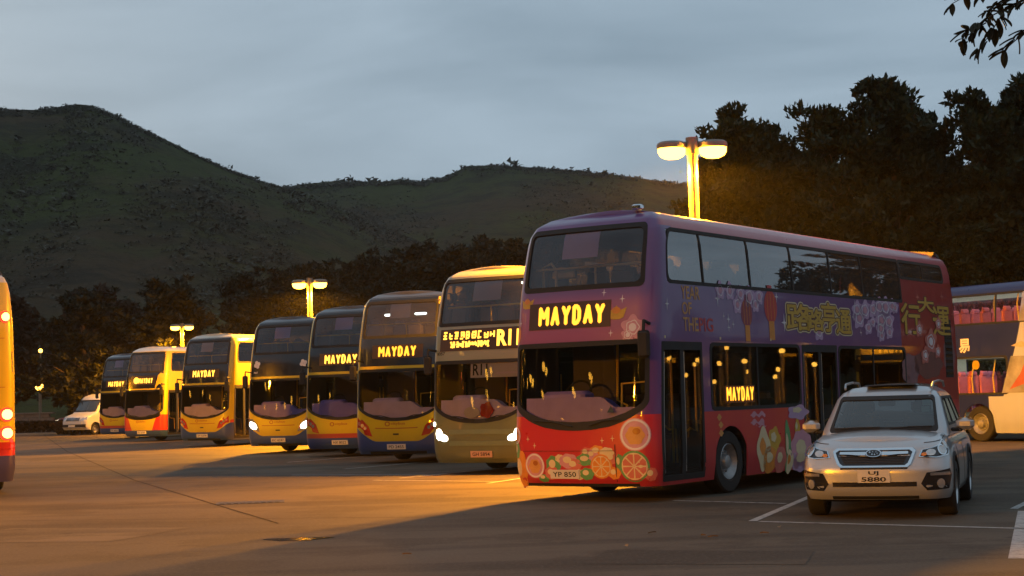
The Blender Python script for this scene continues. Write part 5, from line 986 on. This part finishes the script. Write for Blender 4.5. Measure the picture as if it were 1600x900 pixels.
    for g0, g1 in ((-.62, -.02), (.1, .62)):
        P0, P1 = c.at(g0, 1.05, .02), c.at(g1, 1.065, .02); w.tube([tuple(P0), tuple((P0+P1)/2+[0, -.01, .01]), tuple(P1)], .009, 5)
    w.build('wiper', RUBBER, t)
    # grille: hexagonal chrome frame, dark mesh, split wing bar with an oval badge of six stars
    hexo = [(-.395, .625), (.395, .625), (.435, .67), (.50, .87), (.46, .915), (-.46, .915), (-.50, .87), (-.435, .67)]
    def dense(p): 
        out = []
        for a, b in zip(p, p[1:]+p[:1]):
            for k in range(6): out.append((a[0]+(b[0]-a[0])*k/6, a[1]+(b[1]-a[1])*k/6))
        return out
    ho = dense(hexo); hi = [(a*.925, .765+(b-.765)*.80) for a, b in ho]
    gr = h.poly(ho, .004, .02).build('grille', BLACK, t)
    rg = MB(); A1 = np.array(ho); h.ring(ho, hi, .022, .03, rg); rg.build('chrome_frame', CHROME, gr)
    for k in range(5): h.patch(-.40+.012*k, .40-.012*k, .795-.026*k, .805-.026*k, .010, .008, 14, 1).build('grille_bar', RUBBER, gr)
    for g in (-1, 1): h.patch(*sorted((g*.095, g*.41)), lambda s: .815+.02*np.abs(s), lambda s: .86+.0*s, .024, .02, 8, 2).build('wing_bar', CHROME, gr)
    bd = h.poly(ell(0, .835, .09, .048, 22), .030, .02).build('oval_badge', BLACK, t); h.ring(ell(0, .835, .094, .052, 22), ell(0, .835, .082, .043, 22), .034, .01).build('badge_rim', CHROME, bd)
    for sx_, sz, r in ((-.045, .845, .018), (-.01, .85, .010), (.03, .848, .010), (.045, .828, .010), (.015, .818, .010), (-.015, .820, .010)):
        h.poly([(sx_+(r if q % 2 == 0 else r*.3)*math.cos(q*math.pi/4), sz+(r if q % 2 == 0 else r*.3)*math.sin(q*math.pi/4)) for q in range(8)], .034).build('star', CHROME, bd)
    h.patch(-.40, .40, .606, .622, .004, .01, 12, 1).build('bumper_slot', RUBBER, t)
    for g in (-1, 1):
        p = dense([(g*.53, .785), (g*.57, .885), (g*.80, .925), (g*1.06, .985), (g*1.08, .90), (g*1.0, .80), (g*.75, .765)]); p = p if g < 0 else p[::-1]
        L_ = h.poly(p, .006, .03).build('headlight', BLACK, t); h.ring(p, [(g*.79+(a-g*.79)*.93, .865+(b-.865)*.88) for a, b in p], .012, .01).build('lamp_bezel', CHROME, L_)
        h.poly(ell(g*.87, .865, .07, .062, 18), .016, .02).build('projector', LENS_C, L_); h.ring(ell(g*.87, .865, .078, .07, 18), ell(g*.87, .865, .062, .055, 18), .019, .012).build('projector_ring', CHROME, L_)
        h.poly(ell(g*.69, .845, .07, .045, 14, g*.15), .014, .02).build('reflector', LENS_C, L_); h.poly(ell(g*.60, .82, .035, .022, 12, g*.15), .015, .02).build('indicator', ORANGEP, L_); h.poly(ell(g*1.0, .915, .045, .045, 14), .014, .02).build('side_reflector', LENS_C, L_)
        q = dense([(g*.55, .43), (g*.62, .56), (g*.98, .60), (g*1.02, .52), (g*.95, .36), (g*.62, .35)]); q = q if g < 0 else q[::-1]
        F_ = h.poly(q, .004, .02).build('fog_lamp_recess', BLACK, t); h.patch(*sorted((g*.66, g*.96)), .525, .56, .016, .02, 6, 2).build('chrome_strip', CHROME, F_); h.poly(ell(g*.80, .43, .055, .055, 16), .014, .02).build('fog_lamp', LENS_C, F_)
    h.patch(-.50, .50, .40, .455, .004, .02, 14, 2).build('lower_grille', BLACK, t)
    h.patch(-.52, .52, .25, .285, .006, .02, 14, 1).build('lower_lip', RUBBER, t)
    o = h.patch(-.19, .19, .45, .60, .024, .03, 4, 2).build('number_plate', PLATE_W, t); h.text(plate[0], 0, .561, .12, .052, .028, .02).build('lettering', INK, o, False); h.text(plate[1], 0, .490, .29, .056, .028, .02).build('lettering', INK, o, False)
    # bonnet shut lines, door gaps, handles, mirrors
    for g in (-1, 1):
        for yy in (1.5, 2.5): s = h.sy(yy); h.patch(*sorted((g*s-.005, g*s+.005)), .34, .93, .003, .01, 1, 6).build('door_gap', RUBBER, t)
        s = h.sy(2.3); h.patch(*sorted((g*(s-.1), g*(s+.1))), .82, .85, .03, .03, 3, 1).build('door_handle', paintm, t)
        m = MB(); m.rbox((g*.98-.115, 1.62, 1.02), (g*.98+.115, 1.74, 1.175), .05); o = m.build('side_mirror', paintm, t); MB().rbox((min(g*.80, g*.95), 1.66, 1.0), (max(g*.80, g*.95), 1.72, 1.05), .015).build('mirror_stalk', RUBBER, o); MB().rbox((g*.98-.095, 1.735, 1.04), (g*.98+.095, 1.75, 1.16), .02).build('mirror_glass', BLACK, o)
        sl = [h.at(g*v, .975, .004) for v in np.linspace(.62, h.sy(1.05), 12)]; MB().tube([tuple(p) for p in sl], .0045, 4).build('bonnet_gap', RUBBER, t)
    return t
make_car('silver white SUV parked in the marked bay in front of the purple bus', 4.28, 19.72, rad(19), P_SUV, ('UJ', '5880'), 'cars')
make_car('dark red car behind the hedge at the far left, headlamps lit', -32.2, 113.5, rad(75), P_DKRED, None, 'cars', False, True)
make_car('pale car just left of the white van', -29.6, 116.5, rad(80), P_WHITE, None, 'cars', False)
def make_van(x, y, th):
    t = empty('parked_van', (x, y, 0), -th, 'white high roofed van just left of the parked buses', 'van')
    h = Hull(0.99, 5.9, 0.30, 0.14, [(0.3, 0.12), (0.45, 0.0), (0.9, 0.04), (1.12, 0.20), (1.30, 0.85), (1.40, 1.0), (2.12, 1.55), (2.3, 1.75), (2.45, 2.2), (2.50, 2.6)], [(0.3, 0.04), (0.5, 0), (1.2, 0.02), (2.2, 0.12), (2.4, 0.2), (2.5, 0.35)], 4.2, 0.2)
    ax = (1.0, 4.3)
    def arch(S):
        b = np.full_like(S, .32)
        for q in ax: u = np.abs(np.abs(S)-h.sy(q)); b = np.where(u < .43, np.maximum(b, .36+np.sqrt(np.maximum(0, .185-u*u))), b)
        return b
    sw = (h.sy(.55), h.sy(1.6)); hol = [(-.90, .90, 1.42, 2.10), (sw[0], sw[1], 1.42, 2.05), (-sw[1], -sw[0], 1.42, 2.05)]
    h.shell(.32, 2.5, hol, [h.sy(a)+q for a in ax for q in np.linspace(-.43, .43, 15)], [.9], (arch, .9), (), .05, .03, .1, .25).build('body', [P_WHITE, LINING], t, angle=40)
    h.patch(-.905, .905, 1.41, 2.11, -.006, 0, 20, 6).build('windscreen', G_CAR, t); frame(h, -.9, .9, 1.42, 2.1, .06, (.03, .03, .05, .03)).build('windscreen_gasket', RUBBER, t)
    for g in (-1, 1):
        h.patch(*sorted((g*sw[0], g*sw[1])), 1.42, 2.05, -.006, 0, 8, 4).build('side_window', G_CAR, t)
        for a in ax: wheel(t, g*.86, a, .34, .22, .21, g, 6)
        p = [(g*.60, .92), (g*.72, 1.06), (g*.98, 1.12), (g*1.02, .92), (g*.8, .84)]; h.poly(p if g < 0 else p[::-1], .006, .02).build('headlight', LENS_C, t)
        MB().rbox((g*1.13-.09, 1.5, 1.35), (g*1.13+.09, 1.62, 1.68), .03).tube([(g*.95, 1.56, 1.4), (g*1.1, 1.56, 1.4)], .03, 6).build('side_mirror', RUBBER, t)
    gr = h.patch(-.52, .52, .86, 1.04, .006, .02, 12, 3).build('grille', RUBBER, t)
    for k in range(3): h.patch(-.5, .5, .885+.05*k, .90+.05*k, .016, .01, 10, 1).build('grille_bar', ALLOY, gr)
    h.ring(ell(0, .96, .10, .10, 20), ell(0, .96, .085, .085, 20), .02, .01).build('ring_badge', CHROME, gr)
    h.patch(-.98, .98, .42, .66, .01, .02, 20, 3).build('bumper', RUBBER, t); h.patch(-.26, .26, .50, .62, .03, .02, 3, 2).build('number_plate', PLATE_W, t)
    MB().rbox((-.7, 1.3, .35), (.7, 5.4, .6), .04).build('underframe', RUBBER, t); MB().rbox((-.88, 1.25, 1.1), (.88, 1.7, 1.4), .06).build('dashboard', SEAT_D, t)
    h.patch(h.sy(1.7), h.sy(3.2), .8, 1.1, .004, .01, 4, 2).build('green_panel', GREENP, t); h.patch(h.sy(3.2), h.sy(4.0), .8, 1.1, .004, .01, 4, 2).build('yellow_panel', RAIL, t)
make_van(-27.0, 99.5, rad(28))

# ------------------------------------------------------------------ planter, hedge and kerb at the far left
STONE = plain('planter_stone', (.20, .15, .12), .8, var=.3)
pl = empty('planter_wall', (-36.5, 118.5, 0), 0, 'low stone planter wall under the reddish lit trees at the far left', 'wall')
for r in range(5):
    for k in range(9):
        o = MB().rbox((-2.6+k*.6+(r % 2)*.3+.008, -.2+random.uniform(-.012, .012), r*.26+.006), (-2.0+k*.6+(r % 2)*.3-.008, .2, (r+1)*.26-.006), .015).build('stone', STONE, pl)
MB().rbox((-2.7, -.26, 1.30), (3.1, .26, 1.42), .02).build('coping', STONE, pl)
def hedge(x, y, lx, ly, hz, label, seed):
    t = empty('hedge', (x, y, 0), rad(-8), label, 'hedge'); g = np.random.default_rng(seed); n = 3500
    q = np.stack([g.uniform(-lx, lx, n), g.uniform(-ly, ly, n), hz*np.sqrt(g.random(n))], -1); d = g.normal(size=(n, 3)); d /= np.linalg.norm(d, axis=1)[:, None]; b = np.cross(d, g.normal(size=(n, 3))); b /= np.linalg.norm(b, axis=1)[:, None]; L = g.uniform(.08, .2, n)[:, None]
    V = np.stack([q-d*L, q+b*L*.5, q+d*L, q-b*L*.5], 1).reshape(-1, 3); new_obj('foliage', big_mesh('foliage', V, np.arange(4*n).reshape(-1, 4), LEAF_B), t)
    MB().tube([(0, 0, 0), (0, 0, hz*.8)], .04, 6).build('stem', BARK, t)
hedge(-33.0, 108.5, 4.2, .5, .85, 'low clipped hedge in front of the dark red car at the far left', 5)
hedge(-27.6, 104.0, 1.6, .4, .75, 'short piece of hedge beside the nose of the white van', 6)
kb = MB(); kb.rbox((-40, 106.0, -.02), (-29.2, 106.25, .13), .02); kb.build('kerb', plain('kerb_concrete', (.24, .23, .21), .8), None, kind='structure')
DRY = []
for q in LM: q = q.copy(); q.materials.clear(); q.materials.append(plain('dry_leaf_%d' % len(DRY), (.20, .13, .06), .8)); DRY.append(q)
for k, (x, y, r) in enumerate([(2.05, 18.0, .4), (2.16, 17.85, 1.3), (1.55, 18.6, 2.0), (3.0, 18.9, 2.9), (2.75, 18.1, .9), (1.1, 17.1, 3.3), (-1.1, 16.8, 1.0)]):
    o = new_obj('fallen_leaf', DRY[k % 3]); o.location = (x, y, .026); o.rotation_euler = (.1, .2, r); o.scale = (.9, .9, .9); o['label'] = 'small dry leaf lying on the asphalt in front of the silver SUV'; o['category'] = 'fallen leaf'; o['group'] = 'dry leaves scattered on the asphalt'

# ------------------------------------------------------------------ thin haze volume, added to make the street lamps glow
hz = MB().box((-1150, -1150, -3.2), (1150, 1150, 128)); HZ = NT('lamp_glow_haze'); pv = HZ.n('ShaderNodeVolumePrincipled'); pv.inputs['Color'].default_value = (.9, .92, .95, 1); pv.inputs['Density'].default_value = 0.00011; pv.inputs['Anisotropy'].default_value = 0.35
HZ.t.links.new(pv.outputs[0], HZ.out.inputs['Volume']); hz.build('haze', HZ.m, None, False, kind='stuff')
